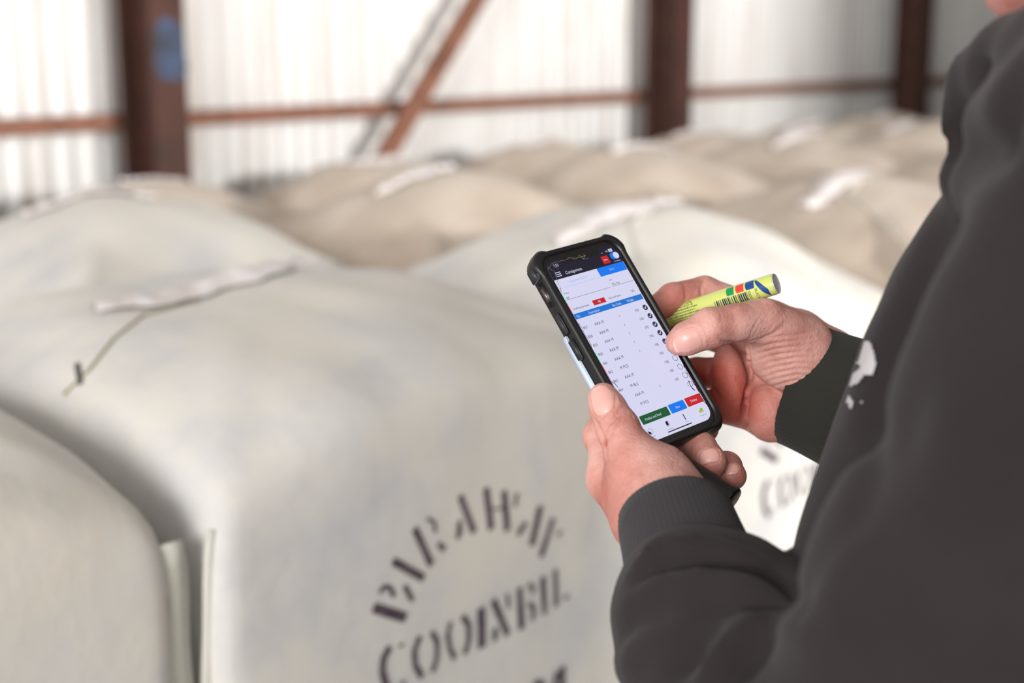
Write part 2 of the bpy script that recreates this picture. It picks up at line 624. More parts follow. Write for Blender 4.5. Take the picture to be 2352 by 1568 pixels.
def make_bale(seed, u, v, mat, label, group, detail=2, stencil=False, seam_pts=None, rz=0.0, dz=0.0, sy=1.0, pillow=0.0):
    loc = W(u, v, 0)
    root = empty('wool_bale', loc, PI / 2 - AZ + rz)
    tag(root, label, 'wool bale', group)
    bm = bale_mesh(seed, 56 if detail == 2 else 40, (0.145 if pillow == 0 else .215) + dz, pillow, BH if pillow == 0 else (1.005 if sy == 1 else .95))
    if sy != 1:
        for q in bm.verts: q.co.y *= sy
    bvh = BVHTree.FromBMesh(bm)
    bm_obj('bag', bm, mat, root, True)
    v_, f_ = bale_flap(seed, bvh, 1.0 if detail == 2 else .72)
    o = mesh_obj('flap', v_, f_, M['flap'], root)
    o['label'] = 'pale closing flaps on the top'
    if detail >= 1:
        for sx in (-1, 1):
            v_, f_ = bale_fin(sx, seed * 2 + sx, bvh, .026 if sx > 0 else .011)
            mesh_obj('edge_seam', v_, f_, M['seam'], root)
            if detail == 2 and not rz:
                tube('stitching', [Vector(v_[i * 4]) + Vector((sx * .003, -.001, 0)) for i in range(4, 40, 2)], .0011, M['clip'], root, 6)
    if seam_pts:
        inv = root.matrix_basis.inverted()
        pts = []
        for a_, b_ in zip(seam_pts[:-1], seam_pts[1:]):
            for k in range(8):
                h = bvh.ray_cast(inv @ Vector(EYE), ray(a_[0] + (b_[0] - a_[0]) * k / 8, a_[1] + (b_[1] - a_[1]) * k / 8))
                if h[0]: pts.append(h[0] + h[1] * .001)
        h = bvh.ray_cast(inv @ Vector(EYE), ray(178, 838)); h2 = bvh.ray_cast(inv @ Vector(EYE), ray(186, 882))
        if h[0] and h2[0]:
            tube('clip', [h[0] + h[1] * .003, (h[0] + h2[0]) / 2 + h[1] * .006, h2[0] + h2[1] * .003], .0035, M['clip'], root, 8)
    else:
        pts = bale_seam_line(seed, bvh, seam_pts) if detail == 2 else []
    if len(pts) > 3:
        tube('top_seam', pts, 0.0022, M['thread'] if seam_pts else M['seam'], root, 6)
    if stencil:
        for a_, b_, wd in ((0, 18, 'PARAWAY in an arc'), (18, 35, 'COOINBIL'), (35, 99, 'AAA M')):
            v_, f_ = drape_strokes(bvh, SUZ[a_:b_])
            o = mesh_obj('stencil_lettering', v_, f_, M['ink'], root)
            o['label'] = 'black stencilled word ' + wd
    return root, bvh


ROW = (FACE_V + BD / 2, FACE_V + BD / 2 + 0.763, 2.865)
g1, g2, g3 = 'stencilled wool bales in the front row', 'wool bales in the middle row', 'wool bales along the back wall'
front = ['wool bale cut off at the left edge, front row, lettering out of sight',
         'white wool bale with black PARAWAY COOINBIL stencil in full view, beside the phone',
         'brightly lit wool bale behind both hands, its stencil half hidden',
         'bright cream wool bale in the front row touching the hoodie outline',
         'front row wool bale half hidden by the hood of the dark hoodie',
         'front row wool bale wholly behind the shoulder of the man']
for k in range(6):
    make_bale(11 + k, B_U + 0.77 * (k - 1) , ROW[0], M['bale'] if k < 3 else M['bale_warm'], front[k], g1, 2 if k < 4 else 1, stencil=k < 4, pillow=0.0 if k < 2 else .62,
              seam_pts=[(148, 906), (205, 850), (262, 778), (330, 724), (400, 706), (470, 690)] if k == 1 else None)
mid = ['pale wool bale at the left edge just behind the fully stencilled one',
       'domed cream wool bale lit on its right, centre of the middle row',
       'small lit cream wool bale directly above the top of the phone, middle row',
       'brown shaded wool bale right of the one above the phone, middle row',
       'dim wool bale near the hood of the man, middle row',
       'far dim wool bale beside the hood, end of the middle row',
       'farthest wool bale of the middle row, hidden by the hood']
for k in range(7):
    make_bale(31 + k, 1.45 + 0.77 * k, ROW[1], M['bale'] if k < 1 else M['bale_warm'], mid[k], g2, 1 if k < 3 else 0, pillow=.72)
back = ['wool bale at the left edge against the back wall',
        'wool bale at the foot of the blue-marked column',
        'wool bale under the foot of the diagonal brace',
        'wool bale by the wall, right of the diagonal brace',
        'wool bale by the wall, just left of the middle column',
        'wool bale by the wall, just right of the middle column',
        'wool bale by the wall, midway between the middle and far columns',
        'wool bale at the foot of the far dark column',
        'wool bale past the far column, behind the man']
for k in range(9):
    slim = k in (1, 4, 5, 7, 8)                # packed in front of a column
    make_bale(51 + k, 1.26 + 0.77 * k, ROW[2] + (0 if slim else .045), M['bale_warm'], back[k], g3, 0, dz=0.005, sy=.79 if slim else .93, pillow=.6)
# ------------------------------------------------------------------ signed-distance modelling (numpy)
def round_cone(p, a, b, r1, r2):
    ba = b - a
    l2 = float(ba @ ba)
    if l2 < 1e-12:
        return np.sqrt(((p - a) ** 2).sum(-1)) - max(r1, r2)
    rr = r1 - r2
    a2 = l2 - rr * rr
    il2 = 1.0 / l2
    pa = p - a
    y = pa @ ba
    z = y - l2
    q = pa * l2 - y[..., None] * ba
    x2 = (q * q).sum(-1)
    y2 = y * y * l2
    z2 = z * z * l2
    k = math.copysign(1, rr) * rr * rr * x2 if rr != 0 else np.zeros_like(x2)
    c1 = np.sign(z) * a2 * z2 > k
    c2 = np.sign(y) * a2 * y2 < k
    d = (np.sqrt(np.maximum(x2 * a2 * il2, 0)) + y * rr) * il2 - r1
    d = np.where(c2, np.sqrt(x2 + y2) * il2 - r1, d)
    d = np.where(c1, np.sqrt(x2 + z2) * il2 - r2, d)
    return d


def ellipsoid(p, c, axes, rad):
    A = np.array([np.array(v) / np.linalg.norm(v) for v in axes])
    q = (p - c) @ A.T
    k0 = np.sqrt(((q / rad) ** 2).sum(-1))
    k1 = np.sqrt(((q / (np.array(rad) ** 2)) ** 2).sum(-1))
    return k0 * (k0 - 1) / np.maximum(k1, 1e-9)


def smin(a, b, k):
    if k <= 0: return np.minimum(a, b)
    h = np.maximum(k - np.abs(a - b), 0) / k
    return np.minimum(a, b) - h * h * k * 0.25


def chain(p, pts, k=0.004):
    """pts: list of (xyz, radius)"""
    d = None
    for (a, ra), (b, rb) in zip(pts[:-1], pts[1:]):
        e = round_cone(p, np.array(a), np.array(b), ra, rb)
        d = e if d is None else smin(d, e, k)
    return d


def surface_nets(fn, lo, hi, h, chunk=400000):
    lo = np.array(lo); hi = np.array(hi)
    n = np.ceil((hi - lo) / h).astype(int) + 1
    xs = [lo[i] + h * np.arange(n[i]) for i in range(3)]
    g = np.stack(np.meshgrid(*xs, indexing='ij'), -1).reshape(-1, 3)
    F = np.empty(len(g))
    for i in range(0, len(g), chunk):
        F[i:i + chunk] = fn(g[i:i + chunk])
    F = F.reshape(n)
    cs = [(i, j, k) for i in (0, 1) for j in (0, 1) for k in (0, 1)]
    m = n - 1
    cn = {c: F[c[0]:c[0] + m[0], c[1]:c[1] + m[1], c[2]:c[2] + m[2]] for c in cs}
    neg = sum((cn[c] < 0).astype(int) for c in cs)
    act = (neg > 0) & (neg < 8)
    idx = -np.ones(m, int)
    ii = np.argwhere(act)
    idx[act] = np.arange(len(ii))
    acc = np.zeros((len(ii), 3)); cnt = np.zeros(len(ii))
    for c in cs:
        for ax in range(3):
            if c[ax] == 0:
                d = list(c); d[ax] = 1; d = tuple(d)
                fa = cn[c][act]; fb = cn[d][act]
                x = (fa < 0) != (fb < 0)
                t = np.where(x, fa / np.where(x, fa - fb, 1), 0)
                pos = np.repeat(np.array(c, float)[None], len(ii), 0)
                pos[:, ax] += t
                acc[x] += pos[x]; cnt[x] += 1
    V = lo + h * (ii + acc / cnt[:, None])
    quads = []
    for ax in range(3):
        o1, o2 = [(1, 2), (2, 0), (0, 1)][ax]
        sl = [slice(None)] * 3; sl2 = [slice(None)] * 3
        sl[ax] = slice(0, n[ax] - 1); sl2[ax] = slice(1, n[ax])
        A = F[tuple(sl)] < 0; B = F[tuple(sl2)] < 0
        e = np.argwhere(A != B)
        ok = (e[:, o1] > 0) & (e[:, o2] > 0) & (e[:, o1] < n[o1] - 1) & (e[:, o2] < n[o2] - 1)
        e = e[ok]
        fl = A[tuple(e.T)]
        def at(d1, d2):
            q = e.copy(); q[:, o1] -= d1; q[:, o2] -= d2
            return idx[tuple(q.T)]
        q = np.stack([at(1, 1), at(0, 1), at(0, 0), at(1, 0)], -1)
        q[~fl] = q[~fl][:, ::-1]
        quads.append(q)
    return V, np.concatenate(quads)


def grad(fn, V, e):
    G = np.stack([fn(V + np.eye(3)[i] * e) - fn(V - np.eye(3)[i] * e) for i in range(3)], -1)
    return G / np.maximum(np.linalg.norm(G, axis=1, keepdims=True), 1e-9)


def polish(fn, V, it=2):
    for _ in range(it):
        d = fn(V)
        V = V - grad(fn, V, 4e-4) * np.clip(d, -1e-3, 1e-3)[:, None]
    return V


def seg_dist(V, pl):
    """distance of every vertex to a polyline, and the parameter 0..1 along it"""
    pl = np.array(pl)
    best = np.full(len(V), 1e9); par = np.zeros(len(V))
    n = len(pl) - 1
    for i in range(n):
        a, b = pl[i], pl[i + 1]
        ba = b - a
        t = np.clip(((V - a) @ ba) / max(float(ba @ ba), 1e-12), 0, 1)
        d = np.linalg.norm(V - (a + t[:, None] * ba), axis=1)
        m = d < best
        best[m] = d[m]; par[m] = ((i + t) / n)[m]
    return best, par


def hit_line(bvh, pix, sub=6):
    """pixel polyline laid onto a surface: gives 3D points on it"""
    out = []
    for (a, b) in zip(pix[:-1], pix[1:]):
        for k in range(sub):
            t = k / sub
            h = bvh.ray_cast(Vector(EYE), ray(a[0] + (b[0] - a[0]) * t, a[1] + (b[1] - a[1]) * t))
            if h[0]: out.append(np.array(h[0]))
    h = bvh.ray_cast(Vector(EYE), ray(*pix[-1]))
    if h[0]: out.append(np.array(h[0]))
    return out


def carve(V, Nn, bvh, lines):
    """press grooves (amp>0) or raise ridges (amp<0) along lines drawn on the surface"""
    D = np.zeros(len(V))
    for pix, wid, amp in lines:
        pl = hit_line(bvh, pix)
        if len(pl) < 2: continue
        d, t = seg_dist(V, pl)
        D += amp * np.exp(-(d / wid) ** 2) * (0.35 + 0.65 * np.sin(np.clip(t, 0.03, .97) * PI))
    return V - Nn * D[:, None]


def bvh_of(V, Q):
    return BVHTree.FromPolygons([tuple(v) for v in V], [tuple(int(i) for i in q) for q in Q])


# ------------------------------------------------------------------ the phone
# pose solved from the four screen corners (metres, lens frame right/up/forward)
PH_T = np.array([.07555, .00088, .91788])
ex = np.array([.7573, .2353, .6092]); ey = np.array([-.4740, .8553, .2534])
ex /= np.linalg.norm(ex); ey -= ex * (ex @ ey); ey /= np.linalg.norm(ey)
tow = lambda a: RT * a[0] + UP * a[1] + FW * a[2]
PC = EYE + tow(PH_T); PX = tow(ex); PY = tow(ey); PZ = np.cross(PX, PY)
phone = empty('phone')
mw = Matrix.Identity(4)
for i in range(3):
    mw[i][0], mw[i][1], mw[i][2], mw[i][3] = PX[i], PY[i], PZ[i], PC[i]
phone.matrix_world = mw
tag(phone, 'smartphone in a black rugged case with a lit bale list, held in the left hand', 'phone')
MM = 0.001


def rrect(w, h, r, n=8):
    out = []
    for cx, cy, a0 in ((w - r, h - r, 0), (-w + r, h - r, 90), (-w + r, -h + r, 180), (w - r, -h + r, 270)):
        for k in range(n + 1):
            t = math.radians(a0 + 90 * k / n)
            out.append((cx + r * math.cos(t), cy + r * math.sin(t)))
    return out


def loft(name, rings, mat, parent, close=True, smooth=True):
    n = len(rings[0])
    verts = [(x * MM, y * MM, z * MM) for r in rings for (x, y, z) in r]
    faces = []
    for i in range(len(rings) - 1):
        for k in range(n):
            faces.append((i * n + k, i * n + (k + 1) % n, (i + 1) * n + (k + 1) % n, (i + 1) * n + k))
    if close:
        faces.append(tuple(range(n))[::-1])
        faces.append(tuple(range((len(rings) - 1) * n, len(rings) * n)))
    o = mesh_obj(name, verts, faces, mat, parent, smooth)
    return o


# case: outer wall, raised lip around the glass, floor under the phone
def case_ring(w, h, r, z, bump=0.0):
    pts = rrect(w, h, r, 10)
    dense = []
    for k, p in enumerate(pts):
        q = pts[(k + 1) % len(pts)]
        m = max(1, int(math.hypot(q[0] - p[0], q[1] - p[1]) / 3.0 + .5)) if k % 11 == 10 else 1
        if k % 11 == 10: m = 44 if (k // 11) % 2 == 0 else 22
        if k % 11 == 10: m = 22 if (k // 11) % 2 == 0 else 44
        for j in range(m): dense.append((p[0] + (q[0] - p[0]) * j / m, p[1] + (q[1] - p[1]) * j / m))
    out = []
    for x, y in dense:
        # armoured corners stand proud of the slimmer sides
        cx_ = min(1, max(0, (abs(y) / h - .80) / .05)); cy_ = min(1, max(0, (abs(x) / w - .66) / .06))
        k = bump * min(cx_, cy_)
        out.append((x * (1 + k), y * (1 + k * .55), z))
    return out


rings = [case_ring(33, 69.5, 10, -13.0), case_ring(36, 72.6, 12, -12.6, .02), case_ring(38.0, 74.4, 13, -10.5, .045), case_ring(38.4, 74.8, 13, -6, .05),
         case_ring(38.4, 74.8, 13, -1, .05), case_ring(38.0, 74.4, 13, .6, .035), case_ring(37.0, 73.6, 12.5, 1.5, .02), case_ring(35.4, 72.0, 11.5, 1.6),
         case_ring(34.3, 70.9, 10.5, .9), case_ring(33.9, 70.5, 10, -.6)]
loft('case', rings, M['case'], phone)
# side details of the case: button pads, mute switch slot, corner armour, worn pale panel
def case_box(name, x, y, z, sx, sy, sz, mat, bev=0.8, parent=phone):
    bm = bmesh.new()
    add_box(bm, (x * MM, y * MM, z * MM), (1, 0, 0), (0, 1, 0), (0, 0, 1), sx * MM, sy * MM, sz * MM)
    bmesh.ops.bevel(bm, geom=bm.edges[:], offset=bev * MM, segments=3, affect='EDGES')
    return bm_obj(name, bm, mat, parent, True)


case_box('switch_slot', -38.5, 47.5, -5.5, 1.2, 17, 6.5, M['cap'], .5)
sw = case_box('mute_switch', -38.9, 47.5, -5.6, 1.2, 10, 3.2, plain('metal_switch', lin(120, 105, 105), .35, .8), .4)
for yy in (25.5, 6.5):
    case_box('volume_button', -39.0, yy, -5.6, 2.2, 15.5, 5.5, M['case_side'], .9)
case_box('corner_armour', -38.3, 62.5, -5.8, 4.6, 11.0, 9.5, M['case_side'], 1.4)
case_box('corner_armour', -37.6, -62, -5.8, 3.0, 16.0, 11, M['case'], 1.4)
case_box('side_panel', -38.9, -20, -9.4, 2.0, 76, 6.0, M['pale_side'], .7)['label'] = 'pale blue worn strip on the case side'
case_box('side_button', 38.6, 22, -5.6, 1.6, 15, 4.5, M['case_side'], .7)

flat = lambda name, pts, z, mat, parent=phone: mesh_obj(name, [(x * MM, y * MM, z * MM) for x, y in pts], [tuple(range(len(pts)))], mat, parent, False)
glass = loft('glass', [[(x, y, -1.2) for x, y in rrect(34, 70.6, 10)], [(x, y, -.15) for x, y in rrect(34, 70.6, 10)]], M['gloss_black'], phone, smooth=False)


def screen_mat(name, col, s=1.0):
    m, nt, b = new_mat(name)
    b.inputs['Base Color'].default_value = (0.01, 0.01, 0.01, 1)
    b.inputs['Roughness'].default_value = 0.12
    b.inputs['Specular IOR Level'].default_value = 0.15
    b.inputs['Emission Color'].default_value = col
    b.inputs['Emission Strength'].default_value = s
    return m


S = {'white': screen_mat('screen_white', lin(214, 213, 240)), 'navy': screen_mat('screen_navy', lin(22, 20, 40)),
     'blue': screen_mat('screen_blue', lin(8, 118, 238)), 'bar': screen_mat('screen_bar_blue', lin(18, 116, 210)),
     'red': screen_mat('screen_red', lin(196, 30, 36)), 'green': screen_mat('screen_green', lin(20, 88, 48)),
     'ink': screen_mat('screen_ink', lin(52, 54, 74)), 'pale': screen_mat('screen_pale_text', lin(150, 178, 238)), 'lime': screen_mat('screen_lime', lin(150, 186, 20)),
     'black': screen_mat('screen_black', lin(12, 10, 22)), 'dim': screen_mat('screen_line', lin(96, 98, 120))}
display = flat('display', rrect(31.2, 67.5, 7.5), 0.0, S['white'])
display['label'] = 'lit screen listing bale numbers and weights'
rect = lambda x0, y0, x1, y1: [(x0, y0), (x1, y0), (x1, y1), (x0, y1)]
hdr = [p for p in rrect(31.2, 67.5, 7.5) if p[1] > 53.6]
flat('header_bar', hdr[:] + [(-31.2, 53.6), (31.2, 53.6)], .03, S['navy'], display)
notch = [(-17.5, 67.5), (-16.5, 66.6), (-16.2, 64.6), (-14.2, 62.9), (14.2, 62.9), (16.2, 64.6), (16.5, 66.6), (17.5, 67.5)]
flat('notch', notch, .05, M['gloss_black'], display)
flat('tab', rect(6.5, 47.2, 31.0, 53.6), .05, S['blue'], display)
flat('table_header', rect(-31.1, 24.0, 30.1, 27.9), .05, S['bar'], display)
flat('count_badge', rect(-11.3, 29.5, -.4, 33.1), .05, S['red'], display)
flat('offline_badge', rect(14.9, 55.0, 20.9, 60.8), .06, S['red'], display)


def pill(name, x0, x1, y, r, z, mat):
    pts = [(x1 - r + r * math.cos(t), y + r * math.sin(t)) for t in np.linspace(-PI / 2, PI / 2, 12)] + \
          [(x0 + r + r * math.cos(t), y + r * math.sin(t)) for t in np.linspace(PI / 2, 3 * PI / 2, 12)]
    return flat(name, pts, z, mat, display)


def disc(name, x, y, r, z, mat):
    return flat(name, [(x + r * math.cos(2 * PI * k / 28), y + r * math.sin(2 * PI * k / 28)) for k in range(28)], z, mat, display)


pill('toggle', 23.0, 31.0, 59.2, 2.6, .06, S['blue'])
disc('toggle_knob', 28.3, 59.1, 2.45, .08, S['white'])


def rbutton(name, x0, y0, x1, y1, mat):
    pts = [((x0 + x1) / 2 + x, (y0 + y1) / 2 + y) for x, y in rrect((x1 - x0) / 2, (y1 - y0) / 2, .7, 4)]
    return flat(name, pts, .05, mat, display)


rbutton('finalise_button', -25.6, -55.6, -.6, -49.5, S['green'])
rbutton('save_button', .6, -55.5, 14.8, -49.2, S['blue'])
rbutton('delete_button', 16.0, -55.2, 30.3, -49.0, S['red'])

TXT = {}


def text(s, x, y, h, mat, align='C', sx=1.0, z=.09):
    """lettering laid on the display, collected per colour"""
    cu = bpy.data.curves.new('lettering', 'FONT')
    cu.body = s
    cu.size = 1
    cu.align_x = {'C': 'CENTER', 'L': 'LEFT', 'R': 'RIGHT'}[align]
    cu.resolution_u = 3
    ob = bpy.data.objects.new('lettering', cu)
    C.objects.link(ob)
    me = bpy.data.meshes.new_from_object(ob.evaluated_get(bpy.context.evaluated_depsgraph_get()))
    bpy.data.objects.remove(ob)
    k = h / 0.70
    vs = [((v.co.x * k * sx + x) * MM, (v.co.y * k + y - h / 2) * MM, z * MM) for v in me.vertices]
    fs = [tuple(p.vertices) for p in me.polygons]
    bpy.data.meshes.remove(me)
    bpy.data.curves.remove(cu)
    V, Fc = TXT.setdefault(mat, ([], []))
    b = len(V)
    V.extend(vs); Fc.extend([tuple(i + b for i in f) for f in fs])
    flush('screen_text', mat)


def flush(name, mat):
    V, Fc = TXT.pop(mat)
    mesh_obj(name, V, Fc, S[mat], display, False)


def line(x0, y0, x1, y1, w, mat, z=.08):
    V, Fc = TXT.setdefault(mat, ([], []))
    d = Vector((x1 - x0, y1 - y0)).normalized() * (w / 2)
    b = len(V)
    for x, y in ((x0 + d.y, y0 - d.x), (x1 + d.y, y1 - d.x), (x1 - d.y, y1 + d.x), (x0 - d.y, y0 + d.x)):
        V.append((x * MM, y * MM, z * MM))
    Fc.append((b, b + 1, b + 2, b + 3))


def ring(x, y, r, w, mat, z=.09, n=26):
    V, Fc = TXT.setdefault(mat, ([], []))
    b = len(V)
    for k in range(n):
        t = 2 * PI * k / n
        for q in (r, r - w):
            V.append(((x + q * math.cos(t)) * MM, (y + q * math.sin(t)) * MM, z * MM))
    for k in range(n):
        a_ = b + 2 * k; c_ = b + 2 * ((k + 1) % n)
        Fc.append((a_, c_, c_ + 1, a_ + 1))


def poly(pts, mat, z=.09):
    V, Fc = TXT.setdefault(mat, ([], []))
    b = len(V)
    for x, y in pts: V.append((x * MM, y * MM, z * MM))
    Fc.append(tuple(range(b, b + len(pts))))


text('7:52', -23.4, 63.4, 1.9, 'white')
text('4G', 22.3, 63.5, 1.3, 'white', sx=.9)
poly([(24.2 + a, 62.5 + b) for a, b in ((0, 0), (3.4, 0), (3.4, 2.2), (0, 2.2))], 'white', .08); flush('battery_icon', 'white')
text('83', 25.9, 63.6, 1.3, 'navy', sx=.9, z=.1)
poly([(18.0 + .35 * math.cos(t), 63.1 + .35 * math.sin(t)) for t in np.linspace(0, 6, 9)], 'white'); flush('signal_dot', 'white')
for k in (-1, 0, 1): line(-27.4, 57 + k * 1.35, -22.9, 57 + k * 1.35, .55, 'white')
flush('menu_icon', 'white')
text('Consignment', -19.3, 56.6, 2.3, 'white', 'L', .82)
text('Offline', 17.9, 57.9, 1.1, 'white', sx=.9)
text('Shed Mode', 26.9, 55.1, .95, 'white', sx=.95)
text('Bales', 18.5, 50.5, 1.7, 'pale', sx=.9)
text('Consignment Details', -12.8, 50.2, 1.7, 'pale', sx=.83)
line(-30.9, 47.15, 6.4, 47.15, .18, 'pale'); flush('screen_line', 'pale')
text('Sort', 12.6, 43.4, 1.3, 'ink', sx=.9)
text('No Asc', 15.3, 40.1, 1.8, 'ink', sx=.88)
line(10.9, 38.5, 30.7, 38.5, .2, 'ink'); flush('screen_line', 'ink')
text('Filters', -27.2, 43.1, 1.3, 'ink', sx=.9)
text('All', -28.2, 39.7, 1.8, 'ink', sx=.9)
line(-29.8, 38.4, 9.1, 38.4, .2, 'ink'); flush('screen_line', 'ink')
text('Unallocated bales', -29.3, 31.2, 1.55, 'ink', 'L', .9)
text('40', -5.9, 31.3, 1.7, 'white')
text('Allocated bales', 2.6, 31.3, 1.5, 'ink', 'L', .85)
text('158', 24.6, 31.6, 1.7, 'ink', sx=.95)
for t, x in (('No', -28.1), ('Description', -14.2), ('Bin Code', 6.3), ('Weight', 18.7)):
    text(t, x, 25.8, 1.7, 'white', sx=.85)
desc = ['AAA M', 'AAA M', 'AAA M', 'AAA M', 'AAA M', 'M PCS', 'AAA M', 'M BLS', 'AAA M', 'M PCS']
for i, d in enumerate(desc):
    y = 17.3 - 6.62 * i
    text(d, -15.4, y, 2.15, 'ink', sx=.86)
    if i < 8: text(str(857 + i), -27.6, y - .2, 2.0, 'ink', sx=.88)
    if i in (0, 1, 2, 3, 4, 8): text('1', 3.3, y + .1, 1.9, 'ink')
    if i < 9: text('190', 19.1, y + .35, 2.0, 'ink', sx=.88)
for i in range(10):
    y = 17.9 - 6.59 * i
    if i < 5:
        disc('tick_circle', 27.35, y, 2.05, .08, S['ink'])
        line(26.2, y + .1, 27.1, y - .9, .45, 'white', .11)
        line(27.0, y - .85, 28.6, y + .95, .45, 'white', .115)
        flush('tick', 'white')
    else:
        ring(27.6, y + .15, 2.05, .3, 'ink'); flush('tick_circle', 'ink')
text('Finalise and Send', -14.9, -52.7, 1.75, 'white', sx=.85)
text('Save', 7.7, -52.4, 1.6, 'white', sx=.9)
text('Delete', 23.0, -52.1, 1.8, 'white', sx=.85)
# bottom icons: box, book, pen, truck
poly([(-25.2, -60.3), (-23.2, -61.3), (-23.2, -63.2), (-25.2, -62.2)], 'navy'); flush('tab_icon', 'navy'); ring(-23.2, -60.9, 2.0, .2, 'dim'); flush('tab_icon', 'dim')
poly([(-8.4, -58.6), (-6.3, -58.4), (-6.6, -61.2), (-8.7, -61.4)], 'navy'); flush('tab_icon', 'navy'); line(-5.9, -58.6, -6.2, -61.6, .25, 'ink'); line(-8.6, -61.9, -6.2, -61.7, .25, 'ink'); flush('tab_icon', 'ink')
line(8.4, -58.0, 8.4, -62.0, .75, 'navy'); line(8.4, -62.0, 8.4, -62.6, .3, 'navy'); flush('tab_icon', 'navy')
poly([(23.6, -58.6), (25.9, -58.6), (25.9, -60.8), (23.6, -60.8)], 'lime'); poly([(22.2, -59.8), (23.5, -59.8), (23.5, -61.4), (22.2, -61.4)], 'lime', .1); line(22.2, -61.3, 25.8, -61.3, .5, 'lime'); flush('tab_icon', 'lime')
text('Wool Book', -7.4, -64.0, .85, 'dim'); text('Print', 8.5, -63.6, .85, 'dim'); text('Consignment', 24.0, -63.4, .85, 'dim', sx=.9); text('Home', -22.6, -64.6, .85, 'dim')
line(-10.4, -65.6, 11.4, -65.5, .7, 'black')
flush('home_bar', 'black')
# thin colour bleed along the damaged left edge of the display
for y0, y1, col in ((44, 36, (120, 235, 180)), (36, 31, (250, 150, 160)), (31, 27.9, (220, 150, 230)), (23, 14, (190, 190, 250)), (0, -9, (130, 240, 180)), (-9, -17, (245, 140, 150)), (-17, -24, (210, 160, 240)), (-27, -31, (140, 235, 160))):
    flat('colour_bleed', rect(-31.2, y1, -30.6, y0), .04, screen_mat('screen_bleed', lin(*col)), display)
# cracks in the glass
TXT.clear()
rnd = random.Random(8)


def crack(pts, w, key, jit=.5, z=.14):
    prev = None
    for a_, b_ in zip(pts[:-1], pts[1:]):
        L = math.hypot(b_[0] - a_[0], b_[1] - a_[1])
        m = max(1, int(L / 1.1))
        for k in range(1, m + 1):
            q = (a_[0] + (b_[0] - a_[0]) * k / m + rnd.uniform(-jit, jit), a_[1] + (b_[1] - a_[1]) * k / m + rnd.uniform(-jit, jit))
            if prev is None: prev = a_
            line(prev[0], prev[1], q[0], q[1], w * rnd.uniform(.6, 1.6), key, z + rnd.uniform(0, .02))
            prev = q


crack([(-30.5, 62), (-25, 65.5), (-14, 65.2), (-9, 66), (-3, 64.5), (3, 64.8)], .3, 'c')
crack([(-10, 66.5), (-6, 64.0), (-1, 65.6), (0, 62.4), (4, 64.2), (2, 66.6)], .3, 'c')
crack([(-1, 66.4), (1, 62.0), (5, 62.3)], .25, 'c')
crack([(-30.5, 63), (-27.2, 60), (-28.8, 55), (-29.3, 48), (-30.6, 44)], .28, 'c')
crack([(-24, 66), (-25.5, 62.5), (-22, 60.2)], .2, 'c')
crack([(-31, 21), (-30.4, 17), (-31, 12), (-30.5, 8), (-31, 3)], .28, 'c', .25)
crack([(-31, -22), (-29.4, -25), (-28.8, -27)], .4, 'c')
crack([(27.8, -38.8), (27.2, -41.5), (27.0, -43.6), (28.2, -46.2)], .55, 'd', .35)
crack([(31, -28), (30.2, -36), (31, -45), (30.0, -53), (31.2, -60)], .45, 'd', .35)
crack([(31.1, 34), (30.8, 26), (31.2, 12)], .35, 'd', .25)
mesh_obj('crack', *TXT['c'], M['crack'], glass, False)
mesh_obj('crack', *TXT['d'], M['crack_dark'], glass, False)

# ------------------------------------------------------------------ the marker pen and its cap
PA, PB = P(1494, 741, .995), P(1784, 650.5, .950)
pen = empty('marker_pen')
pz = Vector(PB - PA).normalized()
PL = (PB - PA) @ np.array(pz)
toc = Vector(EYE - (PA + PB) / 2); py_ = (toc - pz * toc.dot(pz)).normalized(); px_ = py_.cross(pz)
mw = Matrix.Identity(4)
for i in range(3):
    mw[i][0], mw[i][1], mw[i][2], mw[i][3] = px_[i], py_[i], pz[i], PA[i]
pen.matrix_world = mw
tag(pen, 'lime yellow paint marker with green, red and blue squares, held in the right hand', 'marker')
M['lime'] = plain('lime_label_film', lin(208, 216, 118), .28, coat=.4)
M['p_green'] = plain('green_label_print', lin(0, 146, 78), .3)
M['p_red'] = plain('red_label_print', lin(222, 62, 54), .3)
M['p_blue'] = plain('blue_label_print', lin(18, 70, 138), .3)
M['p_navy'] = plain('navy_label_print', lin(24, 36, 70), .3)
M['p_dark'] = plain('dark_label_print', lin(70, 82, 50), .35)
M['alu'] = noisy('brushed_aluminium', [(.3, lin(190, 186, 188)), (.7, lin(214, 212, 216))], 220, .4, metal=.1)
R0 = .0072


def pen_r(z): return R0 if z > .02 else R0 * (0.93 + .07 * z / .02)


def lathe(name, prof, mat, parent, n=40, smooth=True):
    verts, faces = [], []
    for z, r in prof:
        for k in range(n): verts.append((r * math.cos(2 * PI * k / n), r * math.sin(2 * PI * k / n), z))
    for i in range(len(prof) - 1):
        for k in range(n):
            faces.append((i * n + k, i * n + (k + 1) % n, (i + 1) * n + (k + 1) % n, (i + 1) * n + k))
    faces.append(tuple(range(n))[::-1]); faces.append(tuple(range((len(prof) - 1) * n, len(prof) * n)))
    o = mesh_obj(name, verts, faces, mat, parent, smooth)
    return o


lathe('barrel', [(0, R0 * .90), (.0012, R0 * .95), (.02, R0), (PL - .003, R0), (PL - .0015, R0 * .99), (PL - .0006, R0 * .965)], M['lime'], pen)
lathe('end_disc', [(PL - .002, R0 * .96), (PL - .0002, R0 * .96), (PL, R0 * .94), (PL - .0003, R0 * .90), (PL - .0004, R0 * .5)], M['alu'], pen)['label'] = 'silver metal end'
lathe('nib_holder', [(-.030, .0028), (-.022, .0034), (-.020, .0052), (0.0, .0058)], M['cap'], pen)


